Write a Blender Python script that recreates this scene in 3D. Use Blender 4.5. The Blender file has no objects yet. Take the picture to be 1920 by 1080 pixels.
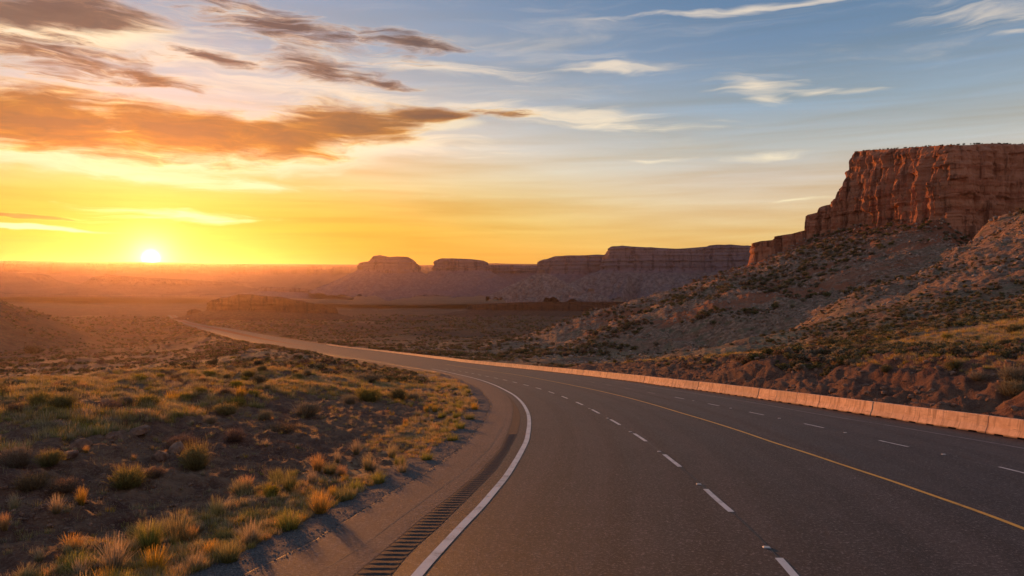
import bpy, bmesh, math, random
import numpy as np
from mathutils import Vector, Matrix

R = math.radians
scene = bpy.context.scene
COL = scene.collection
random.seed(7)
EYE = 3.87            # eye height above the carriageway
F = 1400.0            # focal length in photo pixels (1920 wide)
CX, CY = 960.0, 540.0

# ------------------------------------------------------------------ camera
cam_d = bpy.data.cameras.new('camera')
cam = bpy.data.objects.new('camera', cam_d)
COL.objects.link(cam)
cam.location = (0, 0, EYE)
cam.rotation_euler = (R(90), 0, 0)
cam_d.sensor_width = 36.0
cam_d.lens = 36.0 * F / 1920.0
cam_d.clip_start = 0.1
cam_d.clip_end = 90000
scene.camera = cam

# ------------------------------------------------------------------ render look
scene.view_settings.view_transform = 'Standard'
scene.view_settings.look = 'None'
scene.view_settings.gamma = 1.0
scene.view_settings.exposure = 0.5
scene.view_settings.use_curve_mapping = False
scene.render.engine = 'CYCLES'
scene.cycles.use_denoising = True
scene.cycles.max_bounces = 6
scene.cycles.volume_bounces = 1
scene.cycles.transparent_max_bounces = 6
scene.cycles.sample_clamp_indirect = 4.0

# ------------------------------------------------------------------ sun
SUN_PX = (283, 484)
SUN = Vector(((SUN_PX[0]-CX)/F, 1.0, (CY-SUN_PX[1])/F)).normalized()
SUN_AZ = math.degrees(math.atan2(SUN.x, SUN.y))
SUN_EL = math.degrees(math.asin(SUN.z))
sd = bpy.data.lights.new('sun', 'SUN')
sd.energy = 5.0
sd.angle = R(0.55)
sd.color = (1.0, 0.345, 0.075)
so = bpy.data.objects.new('sun', sd)
COL.objects.link(so)
so.rotation_euler = SUN.to_track_quat('Z', 'Y').to_euler()
so.location = (0, 0, 200)


# ------------------------------------------------------------------ node helpers
def lin(r, g, b):
    def f(c):
        c /= 255.0
        return c/12.92 if c <= 0.04045 else ((c+0.055)/1.055)**2.4
    return (f(r), f(g), f(b), 1.0)


class NT:
    def __init__(s, tree):
        s.t = tree
        s.n = tree.nodes
        s.l = tree.links

    def new(s, kind, **kw):
        n = s.n.new(kind)
        for k, v in kw.items():
            setattr(n, k, v)
        return n

    def put(s, sock, v):
        if isinstance(v, bpy.types.NodeSocket):
            s.l.new(v, sock)
        elif v is not None:
            if hasattr(sock, 'default_value'):
                d = sock.default_value
                if hasattr(d, '__len__') and not hasattr(v, '__len__'):
                    v = [v]*len(d)
                if hasattr(d, '__len__') and len(d) == 4 and len(v) == 3:
                    v = tuple(v)+(1.0,)
                sock.default_value = v

    def m(s, op, a, b=None, c=None, clamp=False):
        n = s.new('ShaderNodeMath', operation=op, use_clamp=clamp)
        s.put(n.inputs[0], a)
        if b is not None:
            s.put(n.inputs[1], b)
        if c is not None:
            s.put(n.inputs[2], c)
        return n.outputs[0]

    def vm(s, op, a, b=None):
        n = s.new('ShaderNodeVectorMath', operation=op)
        s.put(n.inputs[0], a)
        if b is not None:
            s.put(n.inputs[1], b)
        return n.outputs['Value'] if op in ('LENGTH', 'DOT_PRODUCT', 'DISTANCE') else n.outputs[0]

    def ss(s, x, lo, hi, to0=0.0, to1=1.0):
        n = s.new('ShaderNodeMapRange', interpolation_type='SMOOTHSTEP')
        s.put(n.inputs['Value'], x)
        for k, v in (('From Min', lo), ('From Max', hi), ('To Min', to0), ('To Max', to1)):
            n.inputs[k].default_value = v
        return n.outputs[0]

    def mix(s, f, a, b, mode='MIX'):
        n = s.new('ShaderNodeMix', data_type='RGBA', blend_type=mode)
        s.put(n.inputs[0], f)
        s.put(n.inputs[6], a)
        s.put(n.inputs[7], b)
        return n.outputs[2]

    def ramp(s, fac, pts, interp='LINEAR'):
        n = s.new('ShaderNodeValToRGB')
        cr = n.color_ramp
        cr.interpolation = interp
        while len(cr.elements) > 1:
            cr.elements.remove(cr.elements[-1])
        cr.elements[0].position = pts[0][0]
        cr.elements[0].color = pts[0][1]
        for p, c in pts[1:]:
            e = cr.elements.new(p)
            e.color = c
        s.put(n.inputs[0], fac)
        return n.outputs[0]

    def noise(s, vec, scale, detail=4, rough=0.55, dist=0.0, dim='3D'):
        n = s.new('ShaderNodeTexNoise', noise_dimensions=dim)
        if vec is not None:
            s.put(n.inputs['Vector'], vec)
        n.inputs['Scale'].default_value = scale
        n.inputs['Detail'].default_value = detail
        n.inputs['Roughness'].default_value = rough
        n.inputs['Distortion'].default_value = dist
        return n.outputs[0]

    def mapping(s, vec, loc=(0, 0, 0), rot=(0, 0, 0), scale=(1, 1, 1), kind='POINT'):
        n = s.new('ShaderNodeMapping', vector_type=kind)
        s.put(n.inputs['Vector'], vec)
        n.inputs['Location'].default_value = loc
        n.inputs['Rotation'].default_value = rot
        n.inputs['Scale'].default_value = scale
        return n.outputs[0]

    def comb(s, x, y, z=0.0):
        n = s.new('ShaderNodeCombineXYZ')
        s.put(n.inputs[0], x)
        s.put(n.inputs[1], y)
        s.put(n.inputs[2], z)
        return n.outputs[0]


# ------------------------------------------------------------------ world / sky
def azel(px, py):
    x, z = (px-CX)/F, (CY-py)/F
    return math.degrees(math.atan(x)), math.degrees(math.atan2(z, math.hypot(1, x)))


NISHITA = 0.015


def build_world():
    w = bpy.data.worlds.new('World')
    scene.world = w
    w.use_nodes = True
    w.node_tree.nodes.clear()
    N = NT(w.node_tree)
    tc = N.new('ShaderNodeTexCoord')
    d = N.vm('NORMALIZE', tc.outputs['Generated'])
    sep = N.new('ShaderNodeSeparateXYZ')
    N.put(sep.inputs[0], d)
    dx, dy, dz = sep.outputs
    el = N.m('MULTIPLY', N.m('ARCSINE', dz), 180/math.pi)
    az = N.m('MULTIPLY', N.m('ARCTAN2', dx, dy), 180/math.pi)
    daz = N.m('ABSOLUTE', N.m('SUBTRACT', az, SUN_AZ))
    t = N.m('SQRT', N.m('DIVIDE', N.m('MAXIMUM', el, 0.0), 90.0))

    def P(e):
        return math.sqrt(e/90.0)
    sun_side = N.ramp(t, [(0.0, lin(252, 172, 8)), (P(1.8), lin(252, 186, 8)), (P(3), lin(252, 204, 10)),
                          (P(4.5), lin(252, 220, 40)), (P(6.2), lin(252, 228, 100)), (P(8), lin(252, 236, 164)),
                          (P(10.2), lin(252, 240, 214)), (P(13), lin(212, 212, 208)), (P(16.5), lin(172, 189, 204)),
                          (P(21), lin(142, 168, 196)), (P(35), lin(112, 142, 178)), (1.0, lin(92, 116, 152))])
    away = N.ramp(t, [(0.0, lin(250, 196, 90)), (P(2.2), lin(251, 204, 106)), (P(4), lin(248, 212, 140)),
                      (P(6), lin(240, 214, 172)), (P(8), lin(226, 212, 194)), (P(10), lin(200, 203, 198)),
                      (P(13), lin(158, 180, 196)), (P(17), lin(120, 152, 184)), (P(21), lin(96, 136, 176)),
                      (P(40), lin(90, 122, 162)), (1.0, lin(92, 116, 152))])
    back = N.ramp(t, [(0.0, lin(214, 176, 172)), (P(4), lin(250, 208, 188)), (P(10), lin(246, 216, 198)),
                      (P(20), lin(204, 196, 198)), (P(45), lin(140, 152, 172)), (1.0, lin(100, 122, 154))])  # sky behind the camera, brightened to light the land facing the camera
    base = N.mix(N.ss(daz, 6.0, 46.0), sun_side, away)
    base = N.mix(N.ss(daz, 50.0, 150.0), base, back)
    dim = N.m('ADD', N.m('MULTIPLY', N.m('MULTIPLY', N.ss(el, 13.0, 2.0), N.ss(daz, 36.0, 3.0)), -0.62), 0.92)
    base = N.mix(1.0, base, N.comb(dim, dim, dim), 'MULTIPLY')
    sky = N.new('ShaderNodeTexSky', sky_type='NISHITA')
    sky.sun_disc = False
    sky.sun_elevation = R(SUN_EL)
    sky.sun_rotation = R(SUN_AZ)
    sky.air_density = 1.2
    sky.dust_density = 1.5
    base = N.vm('ADD', N.vm('MULTIPLY', base, (0.86, 0.86, 0.86)), N.vm('MULTIPLY', sky.outputs[0], (NISHITA, NISHITA, NISHITA)))
    # streaky brightness in the low sky
    stv = N.comb(N.m('MULTIPLY', az, 0.055), N.m('MULTIPLY', el, 0.9), 0.0)
    st = N.noise(stv, 1.0, 5, 0.55, 0.4)
    stw = N.m('MULTIPLY', N.m('SUBTRACT', st, 0.5), N.ss(el, 22.0, 3.0, 0.12, 0.85))
    base = N.mix(1.0, base, N.comb(N.m('ADD', 1.0, N.m('MULTIPLY', stw, 0.5)), N.m('ADD', 1.0, stw),
                                   N.m('ADD', 1.0, N.m('MULTIPLY', stw, 1.7))), 'MULTIPLY')

    # ---- clouds, laid out in azimuth / elevation
    warp = N.noise(N.comb(N.m('MULTIPLY', az, 0.16), N.m('MULTIPLY', el, 0.5), 3.1), 1.0, 3, 0.5)
    warp2 = N.noise(N.comb(N.m('MULTIPLY', az, 0.16), N.m('MULTIPLY', el, 0.5), 9.7), 1.0, 3, 0.5)
    waz = N.m('ADD', az, N.m('MULTIPLY', N.m('SUBTRACT', warp, 0.5), 4.0))
    wel = N.m('ADD', el, N.m('MULTIPLY', N.m('SUBTRACT', warp2, 0.5), 1.4))

    def field(elv, blobs):
        acc = None
        v = N.comb(waz, elv, 0.0)
        for (px, py, rx, ry, rot) in blobs:
            a, e = azel(px, py)
            mp = N.mapping(v, (a, e, 0), (0, 0, R(-rot)), (rx/F*57.3*0.86, ry/F*57.3*0.92, 1.0), 'TEXTURE')
            ln = N.vm('LENGTH', mp)
            acc = ln if acc is None else N.m('SMOOTH_MIN', acc, ln, 0.25)
        return N.m('SUBTRACT', 1.0, acc)

    heavy = [(70, 225, 330, 74, 3), (330, 246, 280, 62, 3), (520, 262, 200, 50, -2), (640, 236, 210, 56, -3),
             (800, 214, 150, 15, 2), (90, 22, 240, 40, -4), (10, 405, 180, 6, 0)]
    soft = [(120, 104, 190, 50, 5), (600, 132, 160, 34, 5), (270, 140, 160, 24, 12), (520, 48, 340, 38, 7), (760, 80, 150, 20, 6), (750, 160, 80, 9, 3), (420, 115, 170, 14, 8), (930, 214, 120, 12, 3)]
    cir = [(1410, 158, 120, 28, 8), (1545, 168, 130, 8, 3), (1450, 185, 70, 14, 5), (1000, 216, 330, 30, 5),
           (1180, 238, 230, 14, 3), (1850, 24, 130, 26, 5), (1905, 66, 50, 6, 3), (300, 90, 480, 70, 6),
           (640, 175, 330, 34, 4), (1230, 297, 80, 5, 2), (1460, 291, 120, 9, 1), (1490, 377, 90, 4, 0),
           (340, 402, 210, 16, 1), (300, 330, 500, 18, 2), (820, 128, 340, 22, 5), (1160, 128, 190, 16, 4),
           (760, 270, 260, 30, 2), (1500, 5, 500, 9, 0)]
    nv = N.comb(N.m('MULTIPLY', waz, 0.20), N.m('MULTIPLY', wel, 0.75), 0.0)
    n1 = N.m('SUBTRACT', N.noise(nv, 1.0, 7, 0.6, 0.35), 0.5)
    nv2 = N.mapping(N.comb(N.m('MULTIPLY', waz, 0.13), N.m('MULTIPLY', wel, 1.3), 4.0), rot=(0, 0, R(12)))
    n2 = N.m('SUBTRACT', N.noise(nv2, 1.0, 8, 0.62, 0.8), 0.5)

    # cirrus
    fc = N.m('ADD', field(wel, cir), N.m('MULTIPLY', n2, 2.6))
    ac = N.m('MULTIPLY', N.ss(fc, 0.0, 1.15), 0.80)
    gen = N.m('MULTIPLY', N.ss(N.noise(nv2, 0.35, 7, 0.62, 0.8), 0.50, 0.80), N.m('MULTIPLY', N.ss(el, 6.0, 16.0), 0.34))
    ac = N.m('MAXIMUM', ac, gen)
    ccol = N.ramp(N.m('DIVIDE', el, 30.0), [(0.1, lin(255, 246, 190)), (0.3, lin(255, 240, 205)), (0.5, lin(244, 226, 200)), (1.0, lin(226, 214, 204))])
    ccol = N.mix(N.ss(daz, 120.0, 40.0), lin(168, 160, 172), ccol)
    col = N.mix(ac, base, ccol)
    # dark clouds
    fh = N.m('ADD', N.m('ADD', field(wel, heavy), N.m('MULTIPLY', n1, 0.95)), N.m('MULTIPLY', n2, 0.85))
    fs = N.m('SUBTRACT', N.m('ADD', N.m('ADD', field(wel, soft), N.m('MULTIPLY', n1, 1.2)), N.m('MULTIPLY', n2, 2.2)), 0.05)
    n5 = N.m('SUBTRACT', N.noise(N.mapping(N.comb(N.m('MULTIPLY', waz, 0.34), N.m('MULTIPLY', wel, 2.6), 11.0), rot=(0, 0, R(16))), 1.0, 8, 0.66, 0.9), 0.5)
    fs = N.m('ADD', fs, N.m('MULTIPLY', n5, 1.7))
    fh = N.m('ADD', fh, N.m('MULTIPLY', n5, 0.35))
    fsh = N.m('ADD', field(N.m('ADD', wel, 0.75), heavy), N.m('MULTIPLY', n1, 0.9))
    rim = N.m('MULTIPLY', N.ss(fsh, -0.05, 0.5), N.ss(daz, 44.0, 8.0))
    col = N.mix(N.m('MULTIPLY', rim, 0.8), col, (0.98, 0.86, 0.58, 1.0))
    dd = N.m('MAXIMUM', fh, N.m('MULTIPLY', fs, 0.58))
    ns = N.m('SUBTRACT', N.noise(N.mapping(N.comb(N.m('MULTIPLY', waz, 0.30), N.m('MULTIPLY', wel, 1.5), 7.0), rot=(0, 0, R(-9))), 1.0, 8, 0.62, 0.6), 0.5)
    dv = N.m('ADD', dd, N.m('MULTIPLY', ns, 1.1))
    low = N.ramp(dv, [(0.0, lin(255, 226, 168)), (0.14, lin(246, 198, 92)), (0.32, lin(200, 134, 32)), (0.6, lin(150, 98, 38)), (1.0, lin(112, 80, 50))])
    high = N.ramp(dv, [(0.0, lin(250, 228, 196)), (0.14, lin(206, 164, 120)), (0.32, lin(136, 110, 94)), (0.6, lin(96, 84, 80)), (1.0, lin(84, 75, 74))])
    dcol = N.mix(N.ss(el, 10.5, 16.5), low, high)
    ad = N.m('MULTIPLY', N.ss(dd, -0.08, 0.58), 0.95)
    col = N.mix(ad, col, dcol)
    # glow and disc round the sun
    ang = N.m('MULTIPLY', N.m('ARCCOSINE', N.m('MINIMUM', N.vm('DOT_PRODUCT', d, tuple(SUN)), 1.0)), 180/math.pi)
    g1 = N.m('EXPONENT', N.m('MULTIPLY', ang, -1/0.85))
    g2 = N.m('EXPONENT', N.m('MULTIPLY', ang, -1/2.6))
    disc = N.ss(ang, 0.72, 0.10)
    glow = N.vm('ADD', N.vm('MULTIPLY', N.comb(g1, g1, g1), (3.2, 2.4, 1.2)), N.vm('MULTIPLY', N.comb(g2, g2, g2), (0.1, 0.05, 0.0)))
    glow = N.vm('ADD', glow, N.vm('MULTIPLY', N.comb(disc, disc, disc), (4.0, 3.4, 2.4)))
    col = N.vm('ADD', col, glow)
    # the low sky goes on below the horizon as dim ground light
    col = N.mix(N.ss(el, -0.5, -6.0), col, lin(70, 52, 46))

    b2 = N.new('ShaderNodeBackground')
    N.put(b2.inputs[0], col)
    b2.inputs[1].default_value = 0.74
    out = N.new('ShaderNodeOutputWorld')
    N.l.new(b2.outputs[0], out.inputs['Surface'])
    w.cycles.sampling_method = 'MANUAL'
    w.cycles.sample_map_resolution = 1024


build_world()


# ------------------------------------------------------------------ numpy noise
_rng = np.random.RandomState(11)
_perm = _rng.permutation(256)
_perm = np.concatenate([_perm, _perm, _perm])
_ga = _rng.rand(256)*2*np.pi
_gx, _gy = np.cos(_ga), np.sin(_ga)


def perlin(x, y, seed=0):
    x = np.asarray(x, float)+seed*37.17
    y = np.asarray(y, float)+seed*91.73
    xi, yi = np.floor(x).astype(np.int64), np.floor(y).astype(np.int64)
    xf, yf = x-xi, y-yi
    u, v = xf*xf*xf*(xf*(xf*6-15)+10), yf*yf*yf*(yf*(yf*6-15)+10)

    def gr(ix, iy, fx, fy):
        h = _perm[(_perm[ix & 255]+iy) & 255]
        return _gx[h]*fx+_gy[h]*fy
    a = gr(xi, yi, xf, yf)
    b = gr(xi+1, yi, xf-1, yf)
    c = gr(xi, yi+1, xf, yf-1)
    d = gr(xi+1, yi+1, xf-1, yf-1)
    return 1.5*((a+u*(b-a))*(1-v)+(c+u*(d-c))*v)


def fbm(x, y, octaves=4, seed=0, gain=0.5, lac=2.03):
    s, a = 0.0, 1.0
    for o in range(octaves):
        s = s+a*perlin(x, y, seed+o*3)
        x, y, a = np.asarray(x)*lac, np.asarray(y)*lac, a*gain
    return s


def ridged(x, y, octaves=3, seed=0, gain=0.5):
    s, a = 0.0, 1.0
    for o in range(octaves):
        s = s+a*(1-2*np.abs(perlin(x, y, seed+o*5)))
        x, y, a = np.asarray(x)*2.1, np.asarray(y)*2.1, a*gain
    return s


def sst(lo, hi, x):
    t = np.clip((np.asarray(x, float)-lo)/(hi-lo), 0, 1)
    return t*t*(3-2*t)


class Pchip:
    def __init__(s, x, y):
        x, y = np.asarray(x, float), np.asarray(y, float)
        h, dl = np.diff(x), np.diff(y)/np.diff(x)
        d = np.zeros_like(y)
        for i in range(1, len(x)-1):
            if dl[i-1]*dl[i] > 0:
                w1, w2 = 2*h[i]+h[i-1], h[i]+2*h[i-1]
                d[i] = (w1+w2)/(w1/dl[i-1]+w2/dl[i])
        d[0], d[-1] = dl[0], dl[-1]
        s.x, s.y, s.d, s.h = x, y, d, h

    def __call__(s, q):
        q = np.asarray(q, float)
        i = np.clip(np.searchsorted(s.x, q)-1, 0, len(s.x)-2)
        h = s.h[i]
        t = (q-s.x[i])/h
        tc = np.clip(t, 0, 1)
        y0, y1, d0, d1 = s.y[i], s.y[i+1], s.d[i], s.d[i+1]
        v = y0*(1+2*tc)*(1-tc)**2+d0*h*tc*(1-tc)**2+y1*tc*tc*(3-2*tc)+d1*h*tc*tc*(tc-1)
        return v+np.where(t < 0, t*h*d0, 0)+np.where(t > 1, (t-1)*h*d1, 0)


# ------------------------------------------------------------------ the road's long profile: a grade that eases into the valley
_prof = Pchip(np.log([60, 90, 195, 390, 780, 1290, 1930, 2580, 5160, 12900, 40000]),
              [655+5418/60., 655+5418/90., 682.0, 659.0, 635.5, 617, 602, 591.5, 571.5, 555, 548])


def rowof(Y):
    Y = np.maximum(np.asarray(Y, float), 0.5)
    return np.where(Y < 90, 655+5418.0/Y, _prof(np.log(np.maximum(Y, 60))))


def G(Y):
    """height of the grade at distance Y (world z)"""
    Y = np.asarray(Y, float)
    far = -(rowof(Y)-540)/F*Y+EYE
    near = -0.0821*np.maximum(Y, -40.0)
    return np.where(Y < 20, near, far)


_ty = np.exp(np.linspace(math.log(4), math.log(30000), 6000))
_tr = rowof(_ty)


def depth_of_row(py):
    return np.interp(-np.asarray(py, float), -_tr, _ty)


def curve(pts, smooth=0.10):
    p = np.array(pts, float)
    Y = depth_of_row(p[:, 1])
    X = (p[:, 0]-CX)/F*Y
    o = np.argsort(Y)
    Y, X = Y[o], X[o]
    k = np.concatenate([[True], np.diff(np.log(Y)) > 0.012])
    Y, X = Y[k], X[k]
    lY = np.linspace(math.log(Y[0]), math.log(Y[-1]), 260)
    th = np.interp(lY, np.log(Y), X/Y)           # smooth in direction, robust at long range
    w = max(1, int(smooth/(lY[1]-lY[0])))
    ker = np.hanning(2*w+3)[1:-1]
    ker /= ker.sum()
    thp = np.concatenate([2*th[0]-th[w:0:-1] if w else [], th, 2*th[-1]-th[-2:-w-2:-1]])
    th = np.convolve(thp, np.hanning(2*w+3)[1:-1]/np.hanning(2*w+3)[1:-1].sum(), mode='valid')[:260]
    Yd = np.exp(lY)
    Xd = th*Yd
    s0 = (Xd[6]-Xd[0])/(Yd[6]-Yd[0])
    s1 = (Xd[-1]-Xd[-8])/(Yd[-1]-Yd[-8])

    def f(q):
        q = np.asarray(q, float)
        v = np.interp(q, Yd, Xd)
        b = Yd[0]-q
        v = np.where(q < Yd[0], Xd[0]-s0*b*np.exp(-np.maximum(b, 0)/60.0), v)
        return np.where(q > Yd[-1], Xd[-1]+s1*(q-Yd[-1]), v)
    return f


FARL = [(702, 678), (634, 668), (551, 654), (488, 644), (447, 637), (405, 625.6), (369.6, 615.8), (338, 605), (321.7, 597.5), (315, 592)]
C_SL = curve([(480, 1068), (573, 1023), (654, 972), (713, 937), (803, 885), (865, 840), (905, 795), (920, 765), (919, 753), (898, 728),
              (865, 711.7), (834, 701), (806.7, 695), (765, 688.7)]+FARL)
C_RL = curve([(663, 1079), (722, 1031), (778, 983), (845.6, 930), (896, 887.8), (935.6, 845.6), (945, 826.7), (958.7, 793), (962, 764),
              (952.5, 743), (932, 728), (895, 714)])
C_RR = curve([(733, 1079), (772.5, 1031), (823, 989), (879, 932.8), (930, 882), (952.5, 847.5), (971, 814), (977, 785), (974, 764),
              (962, 745), (940, 730), (905, 715)])
C_WL = curve([(781, 1080), (838, 1017), (903, 949.7), (948, 896), (971, 859), (988, 826.7), (992.5, 795.4), (991, 776.7), (981.5, 758),
              (967, 743), (954, 735), (941, 728.7), (932.5, 724), (891, 709.6), (849, 700), (828, 695), (790, 688.5)])
C_DL = curve([(1485, 1075), (1343, 937), (1260, 864), (1202, 821.5), (1155.6, 793), (1118.5, 772.7), (1091, 758.5), (1068, 749),
              (1041.5, 738.5), (1008.7, 728), (973, 719), (944, 712), (905.6, 704.4), (868.7, 697), (817, 689), (782, 682.5)])
C_YL = curve([(1920, 992), (1749, 930), (1587, 875), (1448.7, 830), (1338, 792.7), (1273, 773.5), (1210.8, 754.8), (1148, 738.7),
              (1075, 723), (1023, 713), (971, 703), (940, 699), (911, 695), (869, 688.5)])
C_RD = curve([(1895, 881), (1672, 832), (1523, 798), (1417, 775.5), (1337, 759), (1242, 740.7), (1166, 727), (1060, 709)])
C_RE = curve([(1920, 841), (1784, 817.9), (1623, 791), (1526, 775.9), (1429, 758), (1348, 745), (1240, 729), (1100, 708.5)])
C_BB = curve([(1903.8, 822), (1812, 807.5), (1734, 795.9), (1667, 785.6), (1610, 776.8), (1561, 769), (1477, 756.5), (1406, 745.9),
              (1331, 735), (1254, 725.5), (1148, 711), (1044, 698.6), (940, 687.5), (869, 679.8), (786, 668.3), (713, 659), (640, 651.0),
              (530, 634), (467, 622.5), (426, 615), (384, 610), (359, 604.8), (338, 597.5), (330, 592)])


def heading(c, Y, e=0.5):
    return (c(Y+e)-c(Y-e))/(2*e)


# ------------------------------------------------------------------ ground relief
# main mesa: cliff foot polyline (front), used for its talus
def P3(px, py, Y):
    return ((px-CX)/F*Y, Y, EYE+(CY-py)/F*Y)


FOOT = [P3(1340, 520, 560), P3(1420, 484, 490), P3(1473, 460, 478), P3(1514, 442, 470), P3(1573, 428, 452), P3(1617, 420, 436), P3(1671, 414, 412),
        P3(1712, 408, 396), P3(1766, 408, 372), P3(1830, 446, 366), P3(1920, 440, 370), P3(2150, 420, 386), P3(2500, 400, 400)]
_fx = np.array([p[0] for p in FOOT])
_fy = np.array([p[1] for p in FOOT])
_fz = np.array([p[2] for p in FOOT])


def foot_dist(X, Y):
    """distance to the cliff foot, foot height there, and which side (front > 0)"""
    best = np.full(X.shape, 1e9)
    bz = np.zeros(X.shape)
    front = np.ones(X.shape)
    for i in range(len(FOOT)-1):
        ax, ay, bx, by = _fx[i], _fy[i], _fx[i+1], _fy[i+1]
        dx, dy = bx-ax, by-ay
        t = np.clip(((X-ax)*dx+(Y-ay)*dy)/(dx*dx+dy*dy), 0, 1)
        qx, qy = X-(ax+t*dx), Y-(ay+t*dy)
        d = np.hypot(qx, qy)
        m = d < best
        best = np.where(m, d, best)
        bz = np.where(m, _fz[i]+t*(_fz[i+1]-_fz[i]), bz)
        front = np.where(m, np.sign(qx*dy-qy*dx), front)
    return best, bz, front


_leftp = Pchip([-50, 0, 1.2, 3, 8, 16, 26, 34, 50, 90, 200, 500, 2000], [-.02, -.02, -.07, -.14, .22, 1.12, 1.6, 1.0, -2.4, -8.0, -9.5, -8, -6])


def smax(a, b, k):
    h = np.clip(0.5+0.5*(a-b)/k, 0, 1)
    return b+(a-b)*h+k*h*(1-h)


def relief(X, Y, info=False):
    X, Y = np.asarray(X, float), np.asarray(Y, float)
    g = G(Y)
    sl, bb = C_SL(Y), C_BB(Y)
    cl = 1/np.sqrt(1+heading(C_SL, Y, 2.0)**2)
    cr = 1/np.sqrt(1+heading(C_BB, Y, 2.0)**2)
    dl, dr = (sl-X)*cl, (X-bb-0.6)*cr
    out = np.maximum(np.maximum(dl, dr), 0)
    edge = np.clip(out/3.0, 0, 1)
    # left bank and the low ground past it
    cw = 1+0.22*fbm(X*0.02, Y*0.02, 2, 5)
    fadeL = 1-0.7*sst(700, 2600, Y)
    left = np.where(dl > 0, _leftp(dl/cw)*fadeL, 0)
    left = left+np.where(dl > 0, edge*sst(4, 14, dl)*(0.55*fbm(X*0.13, Y*0.13, 3, 21)), 0)
    # right: cut bank and shrub-covered slope
    d = np.maximum(dr, 0)
    yr = 129+0.74*(X-28)
    cutn = 1+0.35*fbm(X*0.06, Y*0.06, 2, 31)
    kk = 2.7*sst(0.6, 8.5*cutn, d)*(1-0.6*sst(70, 130, Y)) + 0.085*np.maximum(d-6, 0) + 0.00094*np.maximum(d-6, 0)**2
    ridge_mask = 1-sst(-5, 70+110*sst(60, 140, dr), Y-yr+14*fbm(X*0.03, Y*0.03, 2, 41))
    right = np.where(dr > 0, np.minimum(kk, 70)*ridge_mask, 0)
    low = np.where(dr > 0, -1.2*sst(4, 40, dr)*(1-ridge_mask)*(1-sst(900, 2200, Y)), 0)
    h = g+left+right+low
    # main mesa talus
    fd, fz, fr = foot_dist(X, Y)
    drop = 0.30*fd+5.5*(1-np.exp(-fd/14.0))
    gul = 0.05*fd*np.exp(-fd/160)*(1.1*ridged((X+0.35*Y)*0.022, (Y-.35*X)*0.008, 3, 51)-0.6)
    tal = fz-drop+gul*0.9
    h = smax(tal, h, 7.0)*sst(1.5, 12, out)+h*(1-sst(1.5, 12, out))
    rock = np.maximum(sst(-4, 10, tal-g-right)*(dr > 5), 0.85*sst(60, 115, dr+22*fbm(X*.02, Y*.02, 2, 47))*(dr > 5)*(Y < 420))
    # hill standing in the low ground on the left
    hd = np.hypot(X+760, Y-690)
    hill = EYE-60+0.42*(338-hd)+4.0*ridged(X*0.012, Y*0.012, 3, 61)*sst(345, 200, hd)
    h = smax(hill, h, 9.0)*sst(20, 60, dl)+h*(1-sst(20, 60, dl))
    # rough ground
    r = np.hypot(X, Y)
    amp_far = np.clip((r-60)/900, 0, 1)
    h = h+edge*((0.11*fbm(X*0.55, Y*0.55, 4, 71, 0.62)+0.05*ridged(X*1.6, Y*1.6, 2, 75))*np.clip(r/12, 0.35, 1.6))
    h = h+sst(3, 30, out)*(0.9*fbm(X*0.035, Y*0.035, 4, 81)*np.clip(r/110, 0.05, 1.7))
    h = h+sst(20, 160, out)*amp_far*(5.0*fbm(X*0.0045, Y*0.0045, 4, 91)+5.0*np.clip(r/3000, 0, 1.6)*ridged(X*0.0012, Y*0.0016, 3, 95))
    h = h+rock*(0.6*ridged(X*0.10, Y*0.10, 3, 99)+0.55*fbm(X*.4, Y*.4, 3, 101, .6))
    cutrough = sst(0.5, 2, d)*(1-sst(9, 16, d))*(dr > 0)*(Y < 140)
    h = h+cutrough*0.34*ridged(X*0.35, Y*0.35, 3, 105)
    # under the carriageway the ground stays below the road bed
    inside = (out <= 0)
    dip = 0.25+0.004*np.maximum(Y, 0)
    depth_in = np.minimum(-dl, -dr)
    h = np.where(inside, g-0.05-dip*sst(0.6+0.012*np.maximum(Y, 0), 1.3+0.03*np.maximum(Y, 0), depth_in), h)
    slide = sst(-2, 12, tal-g-right)
    if info:
        return h, dl, dr, rock, ridge_mask, cutrough, slide
    return h


# ------------------------------------------------------------------ mesh helpers
def np_mesh(name, verts, faces, smooth=True, attrs=None):
    verts = np.ascontiguousarray(verts, np.float32)
    faces = np.ascontiguousarray(faces, np.int32)
    k = faces.shape[1]
    me = bpy.data.meshes.new(name)
    me.vertices.add(len(verts))
    me.vertices.foreach_set('co', verts.ravel())
    me.loops.add(faces.size)
    me.loops.foreach_set('vertex_index', faces.ravel())
    me.polygons.add(len(faces))
    me.polygons.foreach_set('loop_start', np.arange(0, faces.size, k, dtype=np.int32))
    me.polygons.foreach_set('loop_total', np.full(len(faces), k, np.int32))
    if smooth:
        me.polygons.foreach_set('use_smooth', np.ones(len(faces), bool))
    for an, av in (attrs or {}).items():
        a = me.attributes.new(an, 'FLOAT', 'POINT')
        a.data.foreach_set('value', np.ascontiguousarray(av, np.float32).ravel())
    me.update(calc_edges=True)
    me.validate()
    return me


def grid_faces(nr, nc, wrap=False):
    i = np.arange(nr-1)[:, None]
    j = np.arange(nc if wrap else nc-1)[None, :]
    j2 = (j+1) % nc
    a, b, c, d = i*nc+j, i*nc+j2, (i+1)*nc+j2, (i+1)*nc+j
    return np.stack([a, b, c, d], -1).reshape(-1, 4)


def link(name, me, mat=None, parent=None, label=None, cat=None, group=None, kind=None):
    o = bpy.data.objects.new(name, me)
    COL.objects.link(o)
    if mat is not None and me is not None and not me.materials:
        me.materials.append(mat)
    if parent is not None:
        o.parent = parent
    for k, v in (('label', label), ('category', cat), ('group', group), ('kind', kind)):
        if v:
            o[k] = v
    return o


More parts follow.
